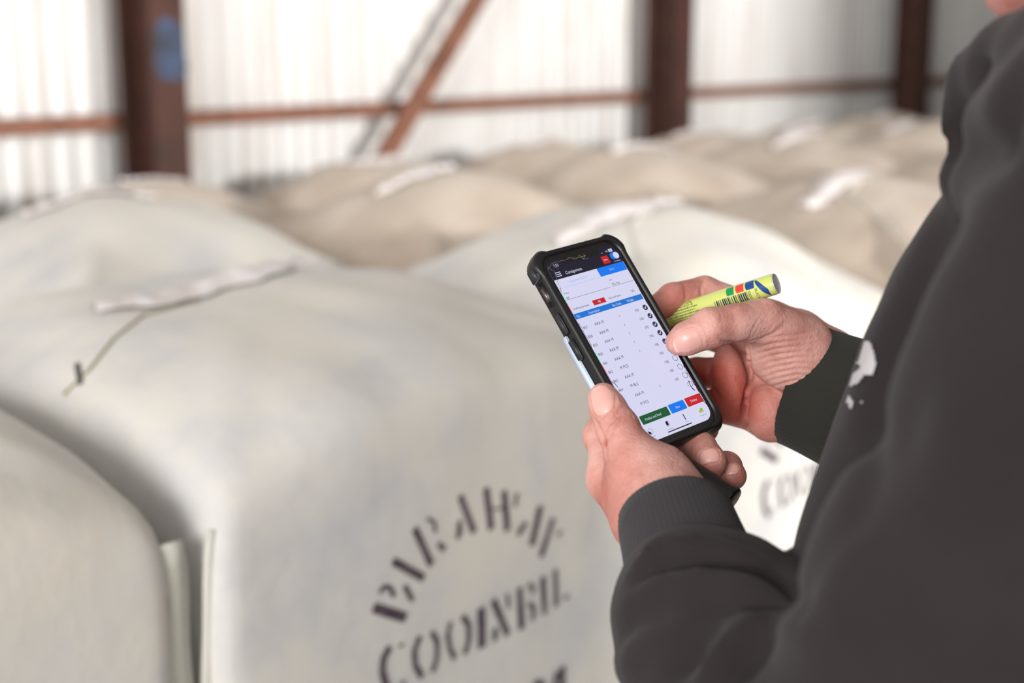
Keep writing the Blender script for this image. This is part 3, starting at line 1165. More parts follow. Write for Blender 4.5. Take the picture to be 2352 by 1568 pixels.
def patch(name, zs, angs, mat, h=.00006, nz=8, na=10, shape=None, parent=pen):
    """label print wrapped on the barrel; angle 90 degrees faces the lens, larger = higher up"""
    verts, faces = [], []
    for i in range(nz + 1):
        for j in range(na + 1):
            z = zs[0] + (zs[1] - zs[0]) * i / nz
            a = angs[0] + (angs[1] - angs[0]) * j / na
            if shape: z = shape(i / nz, j / na)
            r = pen_r(z) + h
            verts.append((r * math.cos(math.radians(a)), r * math.sin(math.radians(a)), z))
    for i in range(nz):
        for j in range(na):
            q = i * (na + 1) + j
            faces.append((q, q + 1, q + na + 2, q + na + 1))
    return mesh_obj(name, verts, faces, mat, parent)


SG = 1 if (px_.dot(Vector(UP)) > 0) else -1
an = lambda d: 90 - SG * d                      # d degrees up from the lens-facing line
zf = lambda px: PL * (px - 1494) / (1784 - 1494)
def rnd_shape(z0, z1, cut):
    def f(s, t):
        # rounded upper-left corner
        k = max(0, (t if SG > 0 else 1 - t) - .0)
        lo = z0 + cut * (1 - math.sqrt(max(0, 1 - (2 * t - 1) ** 2 * .5)))
        return lo + (z1 - lo) * s
    return f
for nm, x0, x1, mt in (('green_square', 1681, 1698, 'p_green'), ('red_square', 1702, 1720, 'p_red'), ('blue_square', 1723.5, 1743, 'p_blue')):
    patch(nm, (zf(x0), zf(x1)), (an(12), an(68)), M[mt], shape=rnd_shape(zf(x0), zf(x1), .002))
def swoosh(s, t):
    c = zf(1744.5) + .0105 * t ** 1.5
    return min(c + s * (.0008 + .0085 * t ** .7 * (1 - t * .55)), PL - .0045)
patch('blue_swoosh', (0, 0), (an(58), an(-85)), M['p_blue'], shape=swoosh, na=24)
rnd = random.Random(3)
z = zf(1652); bars = []
bv, bf = [], []
while z < zf(1732):
    w = rnd.choice([.0004, .0006, .0010])
    b0 = len(bv)
    for j in range(7):
        a_ = math.radians(an(6 - 52 * j / 6)); r = pen_r(z) + .00007
        for zz in (z, z + w): bv.append((r * math.cos(a_), r * math.sin(a_), zz))
    for j in range(6): bf.append((b0 + 2 * j, b0 + 2 * j + 1, b0 + 2 * j + 3, b0 + 2 * j + 2))
    z += w + rnd.choice([.0004, .0006, .0009])
mesh_obj('barcode', bv, bf, M['p_navy'], pen)
# rows of tiny print: short broken dashes, too small to read
bv, bf = [], []
for row in range(9):
    d = 62 - row * 15
    z = zf(1536 + row * 1.5)
    ze = zf(1612 - abs(row - 4) * 4 + rnd.uniform(-6, 6))
    while z < ze:
        w = rnd.uniform(.0004, .0011)
        b0 = len(bv); hh = rnd.uniform(3.0, 5.0)
        for dd in (d - hh, d + hh):
            a_ = math.radians(an(dd)); r = pen_r(z) + .00008
            for zz in (z, z + w): bv.append((r * math.cos(a_), r * math.sin(a_), zz))
        bf.append((b0, b0 + 1, b0 + 3, b0 + 2))
        z += w + rnd.uniform(.0003, .0006)
mesh_obj('fine_print', bv, bf, M['p_dark'], pen)
# the word on the barrel end, wrapped round it
cu = bpy.data.curves.new('word', 'FONT'); cu.body = 'BLACK'; cu.size = 1
ob = bpy.data.objects.new('word', cu); C.objects.link(ob)
me = bpy.data.meshes.new_from_object(ob.evaluated_get(bpy.context.evaluated_depsgraph_get()))
bpy.data.objects.remove(ob)
bv = []
for v in me.vertices:
    d = 8 - v.co.x * 21; zz = zf(1742.5) + .0034 * v.co.y * .8
    a_ = math.radians(an(d)); r = R0 + .00009
    bv.append((r * math.cos(a_), r * math.sin(a_), zz))
mesh_obj('colour_word', bv, [tuple(p.vertices) for p in me.polygons], M['p_navy'], pen)

CA, CB = P(1588, 1083, .888), P(1686, 1150, .874)
cap = empty('marker_cap')
cz = Vector(CB - CA).normalized(); cxv, cyv, _ = frame_from(cz)
mw = Matrix.Identity(4)
for i in range(3):
    mw[i][0], mw[i][1], mw[i][2], mw[i][3] = cxv[i], cyv[i], cz[i], CA[i]
cap.matrix_world = mw
tag(cap, 'black marker cap held under the curled fingers of the left hand', 'pen cap')
CL = np.linalg.norm(CB - CA)
lathe('cap_body', [(-.012, .0058), (-.010, .0066), (CL - .004, .0078), (CL - .0006, .0079), (CL, .0074)], M['cap'], cap)
lathe('cap_rim', [(CL - .0045, .0080), (CL - .003, .00825), (CL - .0012, .00825), (CL - .0006, .0080)], M['cap'], cap)
# ------------------------------------------------------------------ the man: skin
def skin_mat():
    m, nt, b = new_mat('skin')
    tc = N(nt, 'ShaderNodeTexCoord')
    n1 = N(nt, 'ShaderNodeTexNoise', Scale=34.0, Detail=5.0, Roughness=.6)
    nt.links.new(tc.outputs['Object'], n1.inputs['Vector'])
    rp = N(nt, 'ShaderNodeValToRGB')
    el = rp.color_ramp.elements
    el.new(.5)
    for e, (p, c) in zip(el, ((.32, lin(184, 122, 111)), (.5, lin(207, 151, 140)), (.68, lin(222, 173, 162)))):
        e.position, e.color = p, c
    nt.links.new(n1.outputs['Fac'], rp.inputs[0])
    at = N(nt, 'ShaderNodeAttribute', attribute_name='red')
    mx = N(nt, 'ShaderNodeMix', data_type='RGBA')
    mx.inputs[7].default_value = lin(172, 80, 66)
    nt.links.new(at.outputs['Fac'], mx.inputs[0])
    nt.links.new(rp.outputs[0], mx.inputs[6])
    # nails: local coordinates of the nearest nail come as an attribute
    an_ = N(nt, 'ShaderNodeAttribute', attribute_name='nail')
    sp = N(nt, 'ShaderNodeSeparateXYZ')
    nt.links.new(an_.outputs['Vector'], sp.inputs[0])
    def mth(op, a, b_=None):
        n = N(nt, 'ShaderNodeMath', operation=op)
        for i, q in enumerate((a, b_)):
            if q is None: continue
            if isinstance(q, (int, float)): n.inputs[i].default_value = q
            else: nt.links.new(q, n.inputs[i])
        return n.outputs[0]
    r = mth('ADD', mth('POWER', mth('ABSOLUTE', sp.outputs[0]), 3.0), mth('POWER', mth('ABSOLUTE', sp.outputs[1]), 3.0))
    mask = N(nt, 'ShaderNodeMapRange')
    mask.inputs[1].default_value, mask.inputs[2].default_value, mask.inputs[3].default_value, mask.inputs[4].default_value = .92, 1.05, 1, 0
    nt.links.new(r, mask.inputs[0])
    up = N(nt, 'ShaderNodeMath', operation='GREATER_THAN'); up.inputs[1].default_value = 0.0
    nt.links.new(sp.outputs[2], up.inputs[0])
    mk = mth('MULTIPLY', mask.outputs[0], up.outputs[0])
    tip = N(nt, 'ShaderNodeMapRange')
    tip.inputs[1].default_value, tip.inputs[2].default_value = .78, .86
    nt.links.new(sp.outputs[1], tip.inputs[0])
    nc = N(nt, 'ShaderNodeMix', data_type='RGBA')
    nc.inputs[6].default_value = lin(222, 168, 158); nc.inputs[7].default_value = lin(230, 190, 176)
    nt.links.new(tip.outputs[0], nc.inputs[0])
    mx2 = N(nt, 'ShaderNodeMix', data_type='RGBA')
    nt.links.new(mk, mx2.inputs[0]); nt.links.new(mx.outputs[2], mx2.inputs[6]); nt.links.new(nc.outputs[2], mx2.inputs[7])
    nt.links.new(mx2.outputs[2], b.inputs['Base Color'])
    rr = N(nt, 'ShaderNodeMapRange')
    rr.inputs[3].default_value, rr.inputs[4].default_value = .58, .34
    nt.links.new(mk, rr.inputs[0]); nt.links.new(rr.outputs[0], b.inputs['Roughness'])
    b.inputs['Subsurface Weight'].default_value = .08
    b.inputs['Subsurface Radius'].default_value = (.010, .004, .002)
    b.inputs['Subsurface Scale'].default_value = .35
    # pores and fine lines
    vo = N(nt, 'ShaderNodeTexVoronoi', Scale=560.0)
    nt.links.new(tc.outputs['Object'], vo.inputs['Vector'])
    n3 = N(nt, 'ShaderNodeTexNoise', Scale=260.0, Detail=4.0)
    nt.links.new(tc.outputs['Object'], n3.inputs['Vector'])
    hsum = mth('ADD', mth('MULTIPLY', vo.outputs['Distance'], .35), n3.outputs['Fac'])
    hs = mth('MULTIPLY', hsum, mth('SUBTRACT', 1.0, mk))
    bp = N(nt, 'ShaderNodeBump', Strength=.6, Distance=.0009)
    nt.links.new(hs, bp.inputs['Height'])
    nt.links.new(bp.outputs[0], b.inputs['Normal'])
    return m


M['skin'] = skin_mat()

J = lambda x, y, z, r: (P(x, y, z), r)


class Hand:
    def __init__(self, chains, blobs, k_palm):
        self.chains, self.blobs, self.k = chains, blobs, k_palm

    def __call__(self, p):
        d = None
        for pts, kk in self.chains['palm']:
            e = chain(p, pts, .008)
            d = e if d is None else smin(d, e, kk)
        for c, axes, rad, kk in self.blobs:
            d = smin(d, ellipsoid(p, c, axes, rad), kk)
        f = None
        for pts, kk in self.chains['fingers']:
            e = chain(p, pts, .0025)
            f = e if f is None else smin(f, e, .0012)
            d = smin(d, e, kk)
        return d


def nail_frame(tip, base, nrm_px, w, l, back=0.0):
    """nail lying on the outer side of the last segment: axes across, along (to the tip), outward"""
    y = tip - base; y = y / np.linalg.norm(y)
    n = nrm_px - y * (nrm_px @ y); n = n / np.linalg.norm(n)
    x = np.cross(y, n)
    return x, y, n, w, l


def build_hand(fn, lo, hi, h, lines, nails, reds):
    V, Q = surface_nets(fn, lo, hi, h)
    V = polish(fn, V, 2)
    Nn = grad(fn, V, 6e-4)
    bv = bvh_of(V, Q)
    V = carve(V, Nn, bv, lines)
    # nails
    NL = np.full((len(V), 3), 9.0)
    for c, x, y, n, w, l in nails:
        h_ = bv.ray_cast(Vector(c + n * .03), Vector(-n))
        cc = np.array(h_[0]) if h_[0] else c
        q = V - cc
        a = q @ x / w; b = q @ y / l; o = q @ n
        sel = (np.abs(a) < 2.2) & (np.abs(b) < 2.2) & (o > -.007) & (o < .006) & ((Nn @ n) > -.1)
        # arc length across the curved nail bed
        rr = (np.abs(a) ** 3 + np.abs(b) ** 3) ** (1 / 3)
        NL[sel] = np.stack([a, b, np.ones(len(a))], -1)[sel]
        groove = -.00045 * np.exp(-((rr - 1.08) / .10) ** 2) + .00022 * (rr < 1.0) + .0005 * np.exp(-((rr - 1.3) / .12) ** 2) * (b < .6)
        V[sel] += Nn[sel] * groove[sel][:, None]
    red = np.zeros(len(V))
    for c, r, amt in reds:
        d = np.linalg.norm(V - c, axis=1)
        red += amt * np.exp(-(d / r) ** 2)
    return V, Q, NL, np.clip(red, 0, 1)


# ---- left hand: phone rests on the palm, thumb along its edge, two fingers curled back under it
WR_L = P(1540, 1205, .835)
EL_L = P(2000, 1900, .66)
l_thumb = [J(1386, 914, .874, .0094), J(1396, 938, .873, .0112), J(1420, 985, .869, .0133), J(1440, 1030, .864, .0138), J(1462, 1080, .858, .0165), J(1515, 1160, .842, .021)]
l_index = [J(1388, 1005, .905, .0110), J(1392, 1080, .890, .0130), J(1450, 1180, .850, .020)]
l_ring = [J(1452, 1085, .935, .0125), J(1545, 1062, .945, .0105), J(1560, 1046, .935, .0100), J(1606, 1030, .913, .0112), J(1632, 1060, .895, .0104)]
l_little = [J(1500, 1125, .94, .0115), J(1600, 1075, .945, .0095), J(1668, 1073, .925, .0102), J(1682, 1093, .906, .0091), ]
l_mid = [J(1420, 1040, .925, .0125), J(1520, 960, .950, .0108), J(1590, 960, .962, .0098), J(1620, 985, .955, .009)]
l_ind2 = [J(1380, 1000, .908, .012), J(1440, 900, .935, .0105), J(1520, 880, .955, .0098), J(1565, 900, .965, .009)]
left = Hand({'palm': [
    ([J(1388, 1012, .903, .0110), J(1398, 1100, .885, .0125), J(1486, 1192, .846, .0200), (WR_L + (EL_L - WR_L) * .0, .0255), (WR_L + (EL_L - WR_L) * .30, .030)], .010),
    ([J(1420, 1060, .920, .014), J(1450, 1120, .895, .018), J(1535, 1190, .85, .024)], .012),
    ([J(1500, 1110, .925, .013), J(1540, 1155, .890, .015), J(1575, 1195, .85, .021)], .012),
    ([J(1470, 1070, .858, .0165), J(1520, 1085, .862, .0155), J(1530, 1122, .855, .0185), J(1546, 1182, .842, .0215)], .012)],
    'fingers': [(l_thumb, .010), (l_ring, .004), (l_little, .004), (l_mid, .004), (l_ind2, .005)]},
    [], .01)
camdir = lambda q: (EYE - q) / np.linalg.norm(EYE - q)
nl = []
tb, ta = P(1396, 938, .873), P(1386, 914, .874)
n_ = camdir(tb) * .85 - RT * .55 + UP * .05
x, y, n, w, l = nail_frame(P(1374, 895, .874), P(1400, 950, .872), n_, .0068, .0088)
nl.append((P(1375, 920, .862), x, y, n, w, l))
x, y, n, w, l = nail_frame(P(1640, 1085, .889), P(1622, 1022, .905), camdir(tb) * .85 + RT * .3 + UP * .35, .0054, .0046)
nl.append((P(1633, 1041, .886), x, y, n, w, l))
x, y, n, w, l = nail_frame(P(1688, 1112, .899), P(1676, 1055, .915), camdir(tb) * .85 + RT * .25 + UP * .35, .0040, .0042)
nl.append((P(1682, 1072, .899), x, y, n, w, l))
L_LINES = [
    ([(1362, 952), (1375, 985), (1388, 1015), (1393, 1052)], .0022, .0016),
    ([(1389, 992), (1397, 974), (1416, 957), (1440, 947)], .0013, .0016), ([(1400, 1004), (1408, 984), (1428, 966), (1454, 957)], .0011, .0011), ([(1392, 968), (1404, 954), (1424, 944)], .0011, .0007),
    ([(1400, 960), (1430, 940)], .0009, .0004),
    ([(1372, 1085), (1395, 1060), (1420, 1050)], .0014, .0005),
    ([(1365, 1110), (1400, 1090)], .0013, .0004), ([(1395, 1075), (1440, 1130)], .002, -.0005), ([(1500, 1040), (1480, 1080), (1490, 1120)], .003, .0007),
    ([(1557, 1040), (1572, 1030)], .001, .0006),
]
L_RED = [(P(1395, 1018, .86), .003, .9), (P(1380, 1150, .86), .02, .45), (P(1440, 1080, .85), .014, .25), (P(1635, 1070, .885), .012, .4), (P(1685, 1090, .895), .012, .5), (P(1430, 1180, .84), .016, .4), (P(1425, 960, .86), .008, .25)]
pts = np.array([q for grp in left.chains['palm'] + left.chains['fingers'] for q, r in grp[0]])
LV = build_hand(left, pts.min(0) - .03, pts.max(0) + .03, .0010, L_LINES, nl, L_RED)

# ---- right hand: pen between index finger and thumb, palm turned to the lens
WR_R = P(1885, 895, .985)
EL_R = P(2560, 1130, 1.02)
r_thumb = [J(1559, 786, .926, .0086), J(1578, 777, .926, .0108), J(1632, 753, .926, .0132), J(1690, 742, .932, .0124), J(1752, 738, .945, .0150), J(1835, 800, .968, .024)]
r_index = [J(1770, 742, 1.000, .0150), J(1712, 712, 1.000, .0132), J(1618, 671, .997, .0112), J(1545, 684, .985, .0103), J(1490, 722, .975, .009)]
r_mid = [J(1715, 790, 1.015, .0135), J(1620, 765, 1.015, .0108), J(1545, 775, .998, .0100), J(1490, 800, .98, .009)]
r_ring = [J(1700, 860, 1.010, .0130), J(1600, 855, 1.008, .0105), J(1545, 860, .995, .0095), J(1500, 875, .978, .0088)]
r_little = [J(1700, 940, 1.000, .0125), J(1628, 932, .996, .0105), J(1575, 910, .985, .0092), J(1540, 900, .97, .008)]
right = Hand({'palm': [
    ([J(1770, 742, 1.000, .0150), J(1835, 770, .998, .0165), J(1900, 830, .995, .022), (WR_R + (EL_R - WR_R) * .15, .028)], .012),
    ([J(1700, 850, 1.008, .0140), J(1800, 870, 1.000, .022), (WR_R, .030), (WR_R + (EL_R - WR_R) * .3, .031)], .012),
    ([J(1700, 930, 1.000, .0140), J(1775, 945, .996, .0190), J(1850, 950, .990, .023)], .012)],
    'fingers': [(r_thumb, .008), (r_index, .006), (r_mid, .004), (r_ring, .0035), (r_little, .0035)]},
    [(P(1676, 880, .992), (RT * .98 + UP * .1 + FW * .2, UP, FW), (.0115, .0275, .0140), .003),
     (P(1772, 945, .985), (RT, UP, FW), (.0190, .0215, .0170), .0025),
     (P(1808, 825, .966), (RT * .9 - UP * .45, RT * .45 + UP * .9, FW), (.0300, .0215, .0200), .003)], .01)
nr = []
x, y, n, w, l = nail_frame(P(1545, 797, .926), P(1620, 757, .926), camdir(P(1580, 777, .926)) * .8 + UP * .45 - RT * .1, .0066, .0090)
nr.append((P(1577, 783, .915), x, y, n, w, l))
R_LINES = [
    ([(1652, 776), (1662, 785), (1690, 789), (1714, 783)], .0018, .0016),
    ([(1716, 800), (1722, 850), (1716, 900), (1712, 960), (1719, 1001)], .0019, .0050), ([(1714, 900), (1711, 950), (1719, 1002)], .0017, .0035),
    ([(1702, 792), (1722, 832), (1726, 870)], .0014, .0012),
    ([(1572, 652), (1576, 680), (1571, 704)], .0012, .0010), ([(1619, 638), (1611, 660), (1612, 688)], .0014, .0014),
    ([(1712, 786), (1745, 780), (1780, 765), (1800, 745)], .0016, .0012),
    ([(1634, 830), (1636, 880), (1655, 930)], .0014, .0010), ([(1788, 1000), (1800, 930), (1840, 900)], .003, .0007),
    ([(1630, 720), (1636, 740)], .0012, .0004), ([(1655, 712), (1658, 745)], .0012, .0004),
]
for k in range(9):        # folds fanning over the base of the thumb
    x0, y0 = 1722 + k * 4, 790 + k * 13
    R_LINES.append(([(x0, y0), (1775 + k * 2, 775 + k * 13.5), (1830, 775 + k * 13 - 6), (1872, 760 + k * 15)], .0011, .0008))
for k in range(5):
    R_LINES.append(([(1722 + k * 9, 776 - k * 2), (1732 + k * 12, 752 - k * 3), (1752 + k * 14, 722 - k * 2)], .0011, .0006))
R_RED = [(P(1680, 930, .98), .02, .75), (P(1610, 860, .99), .02, .9), (P(1640, 940, .98), .02, .9), (P(1760, 950, .97), .016, .3), (P(1830, 960, .97), .02, .35), (P(1560, 690, .97), .018, .45), (P(1560, 760, .97), .02, .5), (P(1640, 790, .93), .012, .4), (P(1700, 845, .98), .02, .4)]
pts = np.array([q for grp in right.chains['palm'] + right.chains['fingers'] for q, r in grp[0]])
RV = build_hand(right, pts.min(0) - .034, pts.max(0) + .034, .0011, R_LINES, nr, R_RED)

# ---- head, neck, arms, trunk and legs at a coarser grid (mostly under clothes or out of frame)
CHIN = P(2345, -30, .735)
fd = np.array(-RT * .62 + np.array([_s, _c, 0]) * .62); fd[2] = 0; fd /= np.linalg.norm(fd)     # way the man faces
rd = np.cross(fd, np.array([0, 0, 1.0]))                                                         # his right
zz = np.array([0, 0, 1.0])
SH = P(2480, 600, .57)                   # left shoulder
SR = SH + rd * .36 + zz * .0
MID = (SH + SR) / 2
HEAD = CHIN - fd * .031 + zz * .115
fz = fd * math.cos(.45) - zz * math.sin(.45); uz = zz * math.cos(.45) + fd * math.sin(.45)


def head_fn(p):
    d = ellipsoid(p, HEAD + uz * .03 - fz * .005, (rd, fz, uz), (.076, .095, .100))
    d = smin(d, ellipsoid(p, HEAD - uz * .045 + fz * .035, (rd, fz, uz), (.058, .060, .070)), .03)
    d = smin(d, round_cone(p, HEAD - uz * .085 + fz * .07, HEAD - uz * .09 + fz * .078, .020, .017), .025)
    d = smin(d, round_cone(p, HEAD + fz * .085 + uz * .012, HEAD + fz * .108 - uz * .022, .009, .014), .012)     # nose
    for s in (-1, 1):
        d = smin(d, ellipsoid(p, HEAD + rd * (.076 * s) - uz * .005 - fz * .005, (rd, fz, uz), (.010, .020, .031)), .006)   # ears
        d = -smin(-d, ellipsoid(p, HEAD + rd * (.031 * s) + fz * .094 + uz * .016, (rd, fz, uz), (.016, .012, .010)), .008)  # sockets
        d = smin(d, ellipsoid(p, HEAD + rd * (.031 * s) + fz * .080 + uz * .014, (rd, fz, uz), (.012, .012, .012)), .002)    # eyes
    d = smin(d, ellipsoid(p, HEAD + fz * .094 - uz * .050, (rd, fz, uz), (.024, .008, .005)), .004)   # lips
    d = smin(d, ellipsoid(p, HEAD + fz * .092 - uz * .060, (rd, fz, uz), (.021, .008, .006)), .004)
    d = smin(d, round_cone(p, HEAD - uz * .06 - fz * .03, MID + zz * .07, .056, .062), .02)
    return d


HIP = np.array([MID[0], MID[1], .93]) - fd * .03
def body_fn(p):
    d = chain(p, [(SH + rd * .03 - zz * .05, .030), (EL_L, .035), (WR_L + (EL_L - WR_L) * .12, .026)], .02)
    ER = P(2560, 1130, 1.02)
    d = smin(d, chain(p, [(SR - rd * .03 - zz * .05, .030), (ER, .035), (WR_R + (ER - WR_R) * .12, .026)], .02), .02)
    d = smin(d, round_cone(p, SH + rd * .05 - zz * .06, SR - rd * .05 - zz * .06, .03, .03), .03)
    d = smin(d, ellipsoid(p, MID - zz * .24, (rd, fd, zz), (.13, .075, .18)), .05)
    d = smin(d, ellipsoid(p, HIP + zz * .05, (rd, fd, zz), (.165, .11, .18)), .05)
    for s in (-1, 1):
        h = HIP + rd * (.09 * s)
        d = smin(d, chain(p, [(h, .085), (np.array([h[0], h[1], .50]) + fd * .02, .056), (np.array([h[0], h[1], .09]) - fd * .02, .038)], .03), .03)
    d = smin(d, round_cone(p, MID - zz * .10, MID + zz * .09, .04, .05), .03)
    return d


ER = P(2560, 1130, 1.02)
bpts = np.array([SH, SR, EL_L, WR_L, WR_R, ER, HIP])
BVm = surface_nets(body_fn, np.append(bpts.min(0)[:2] - .16, .04), np.append(bpts.max(0)[:2] + .16, MID[2] + .17), .011)
hp = HEAD
HVm = surface_nets(head_fn, hp - np.array([.16, .16, .20]), hp + np.array([.16, .16, .16]), .005)
FEET = np.array([HIP[0], HIP[1], 0])
person = empty('person', FEET)
tag(person, 'person in a dark charcoal hooded sweatshirt holding a phone and a lime marker', 'person')
allV, allQ, NLs, REDs = [], [], [], []
off = 0
for V_, Q_, nl_, rd_ in (LV, RV, (HVm[0], HVm[1], None, None), (BVm[0], BVm[1], None, None)):
    allV.append(V_); allQ.append(Q_ + off); off += len(V_)
    NLs.append(nl_ if nl_ is not None else np.full((len(V_), 3), 9.0))
    REDs.append(rd_ if rd_ is not None else np.full(len(V_), .25))
allV = np.concatenate(allV) - FEET; allQ = np.concatenate(allQ)


def np_mesh(name, V, Q, mat, parent):
    me = bpy.data.meshes.new(name)
    me.vertices.add(len(V)); me.vertices.foreach_set('co', np.asarray(V, np.float32).ravel())
    me.loops.add(len(Q) * 4); me.loops.foreach_set('vertex_index', np.asarray(Q, np.int32).ravel())
    me.polygons.add(len(Q)); me.polygons.foreach_set('loop_start', np.arange(len(Q), dtype=np.int32) * 4)
    me.polygons.foreach_set('use_smooth', np.ones(len(Q), bool))
    me.update(calc_edges=True)
    me.validate()
    me.materials.append(mat)
    o = bpy.data.objects.new(name, me)
    C.objects.link(o)
    o.parent = parent
    return o


body = np_mesh('body', allV, allQ, M['skin'], person)
at = body.data.attributes.new('nail', 'FLOAT_VECTOR', 'POINT'); at.data.foreach_set('vector', np.concatenate(NLs).astype(np.float32).ravel())
at = body.data.attributes.new('red', 'FLOAT', 'POINT'); at.data.foreach_set('value', np.concatenate(REDs).astype(np.float32))


# ------------------------------------------------------------------ clothes
def cloth_mat(name, c0, c1, scale=600.0, wave=False):
    m, nt, b = new_mat(name)
    tc = N(nt, 'ShaderNodeTexCoord')
    n1 = N(nt, 'ShaderNodeTexNoise', Scale=16.0, Detail=5.0)
    nt.links.new(tc.outputs['Object'], n1.inputs['Vector'])
    mx = N(nt, 'ShaderNodeMix', data_type='RGBA')
    mx.inputs[6].default_value, mx.inputs[7].default_value = c0, c1
    nt.links.new(n1.outputs['Fac'], mx.inputs[0])
    nt.links.new(mx.outputs[2], b.inputs['Base Color'])
    b.inputs['Roughness'].default_value = .9
    b.inputs['Sheen Weight'].default_value = .06
    b.inputs['Specular IOR Level'].default_value = .2
    b.inputs['Sheen Roughness'].default_value = .6
    n2 = N(nt, 'ShaderNodeTexNoise', Scale=scale, Detail=2.0)
    nt.links.new(tc.outputs['Object'], n2.inputs['Vector'])
    bp = N(nt, 'ShaderNodeBump', Strength=.3, Distance=.0008)
    nt.links.new(n2.outputs['Fac'], bp.inputs['Height'])
    nt.links.new(bp.outputs[0], b.inputs['Normal'])
    return m


M['fleece'] = cloth_mat('charcoal_fleece', lin(33, 28, 29), lin(47, 40, 41))
M['rib'] = cloth_mat('charcoal_ribbing', lin(46, 44, 48), lin(60, 57, 61), 900)
M['rib_green'] = cloth_mat('worn_black_ribbing', lin(34, 34, 30), lin(46, 46, 41), 900)
M['print'] = plain('white_print', lin(188, 184, 186), .8)
M['denim'] = cloth_mat('dark_trousers', lin(40, 44, 56), lin(54, 58, 70))
M['boot'] = plain('brown_boot_leather', lin(84, 60, 42), .6)
M['hair'] = noisy('dark_hair', [(.3, lin(34, 26, 22)), (.7, lin(58, 44, 36))], 90, .6)


def hood_fn(p):
    d = chain(p, [J(2560, 560, .60, .062), J(2490, 900, .60, .066), J(2270, 1350, .610, .069), J(2000, 1900, .655, .068)], .03)     # near upper arm
    fo = chain(p, [J(2000, 1900, .655, .066), J(1790, 1650, .720, .066), J(1640, 1450, .770, .052), J(1596, 1395, .790, .042)], .02)
    d = smin(d, fo, .018)
    t = chain(p, [J(2500, 540, .74, .066), J(2420, 660, .76, .064), J(2334, 860, .765, .070), J(2266, 1100, .765, .074), J(2200, 1330, .77, .078), J(2100, 1600, .78, .085)], .04)
    d = smin(d, t, .005)
    d = smin(d, ellipsoid(p, MID - zz * .17 + rd * .03, (rd, fd, zz), (.17, .10, .22)), .03)
    d = smin(d, round_cone(p, SH + rd * .04 - zz * .04, SR, .052, .07), .03)
    ERt = ER
    d = smin(d, chain(p, [(SR, .075), (ERt, .062), J(2120, 990, 1.0, .050), J(1985, 938, .987, .046)], .03), .03)
    d = smin(d, ellipsoid(p, HIP + zz * .02, (rd, fd, zz), (.20, .16, .14)), .06)
    # hood bunched round the neck
    h = chain(p, [J(2152, 303, .735, .0026), J(2192, 285, .733, .0075), J(2222, 250, .73, .0125), J(2268, 192, .725, .0195), J(2356, 168, .70, .028), J(2490, 180, .66, .040), J(2640, 220, .60, .05)], .006)
    h = smin(h, chain(p, [J(2172, 325, .735, .004), J(2200, 400, .733, .010), J(2320, 430, .72, .026), J(2430, 370, .66, .048), J(2560, 340, .60, .06)], .008), .006)
    d = smin(d, h, .012)
    return d


pts = np.array([P(2560, 560, .60), EL_L, P(1556, 1275, .815), P(1400, 1440, .77), SR, ER, P(1985, 938, .987), HIP - zz * .12, P(2212, 150, .735), P(2640, 130, .60)])
lo, hi = pts.min(0) - .09, pts.max(0) + .09
HV, HQ = surface_nets(hood_fn, lo, hi, .0058)
HN = grad(hood_fn, HV, 1.5e-3)
hb = bvh_of(HV, HQ)
F_LINES = [
    # bunched sleeve below the cuff
    ([(1450, 1330), (1520, 1272), (1620, 1262), (1740, 1290)], .008, -0.0096), ([(1440, 1350), (1520, 1302), (1640, 1300), (1780, 1345), (1850, 1390)], .006, 0.0112),
    ([(1440, 1375), (1540, 1330), (1660, 1330), (1790, 1385), (1850, 1440)], .010, -0.0080),
    ([(1400, 1460), (1450, 1430), (1560, 1400)], .010, 0.0064), ([(1640, 1400), (1740, 1400), (1840, 1430)], .008, 0.0064), ([(1640, 1425), (1730, 1425), (1830, 1445)], .007, -0.0048),
    ([(1520, 1560), (1560, 1500), (1620, 1440)], .010, 0.0112), ([(1600, 1568), (1640, 1510), (1720, 1460), (1790, 1450)], .010, -0.0096), ([(1570, 1568), (1610, 1500), (1680, 1440)], .008, 0.0064),
    ([(1690, 1568), (1720, 1520), (1770, 1490)], .008, 0.0096), ([(1420, 1540), (1470, 1470), (1530, 1430)], .012, -0.0064),
    # trunk and upper arm
    ([(2150, 560), (2050, 780), (2000, 1000), (1960, 1150)], .012, .009), ([(2130, 900), (2040, 1060), (1950, 1220), (1880, 1350)], .018, .006),
    ([(2260, 720), (2330, 800), (2352, 860)], .02, .006), ([(1990, 1180), (1930, 1330), (1870, 1440)], .014, -.006),
    ([(2120, 1150), (2060, 1330), (1960, 1520)], .022, .011), ([(2250, 880), (2200, 1080), (2110, 1280)], .024, -.010), ([(2340, 1080), (2250, 1300), (2150, 1500)], .024, .010),
    ([(2172, 335), (2215, 352), (2265, 335), (2320, 290)], .012, .016), ([(2352, 150), (2300, 240), (2275, 290)], .010, .008), ([(2250, 165), (2258, 178)], .008, .012),
]
HV = carve(HV, HN, hb, F_LINES)
nz = np.array([mnoise.noise(Vector(v * 14)) * .0035 + mnoise.noise(Vector(v * 34)) * .0012 for v in HV])
HV = HV + HN * nz[:, None]
hoodie = np_mesh('hoodie', HV - FEET, HQ, M['fleece'], person)
hoodie['label'] = 'dark charcoal hooded sweatshirt'


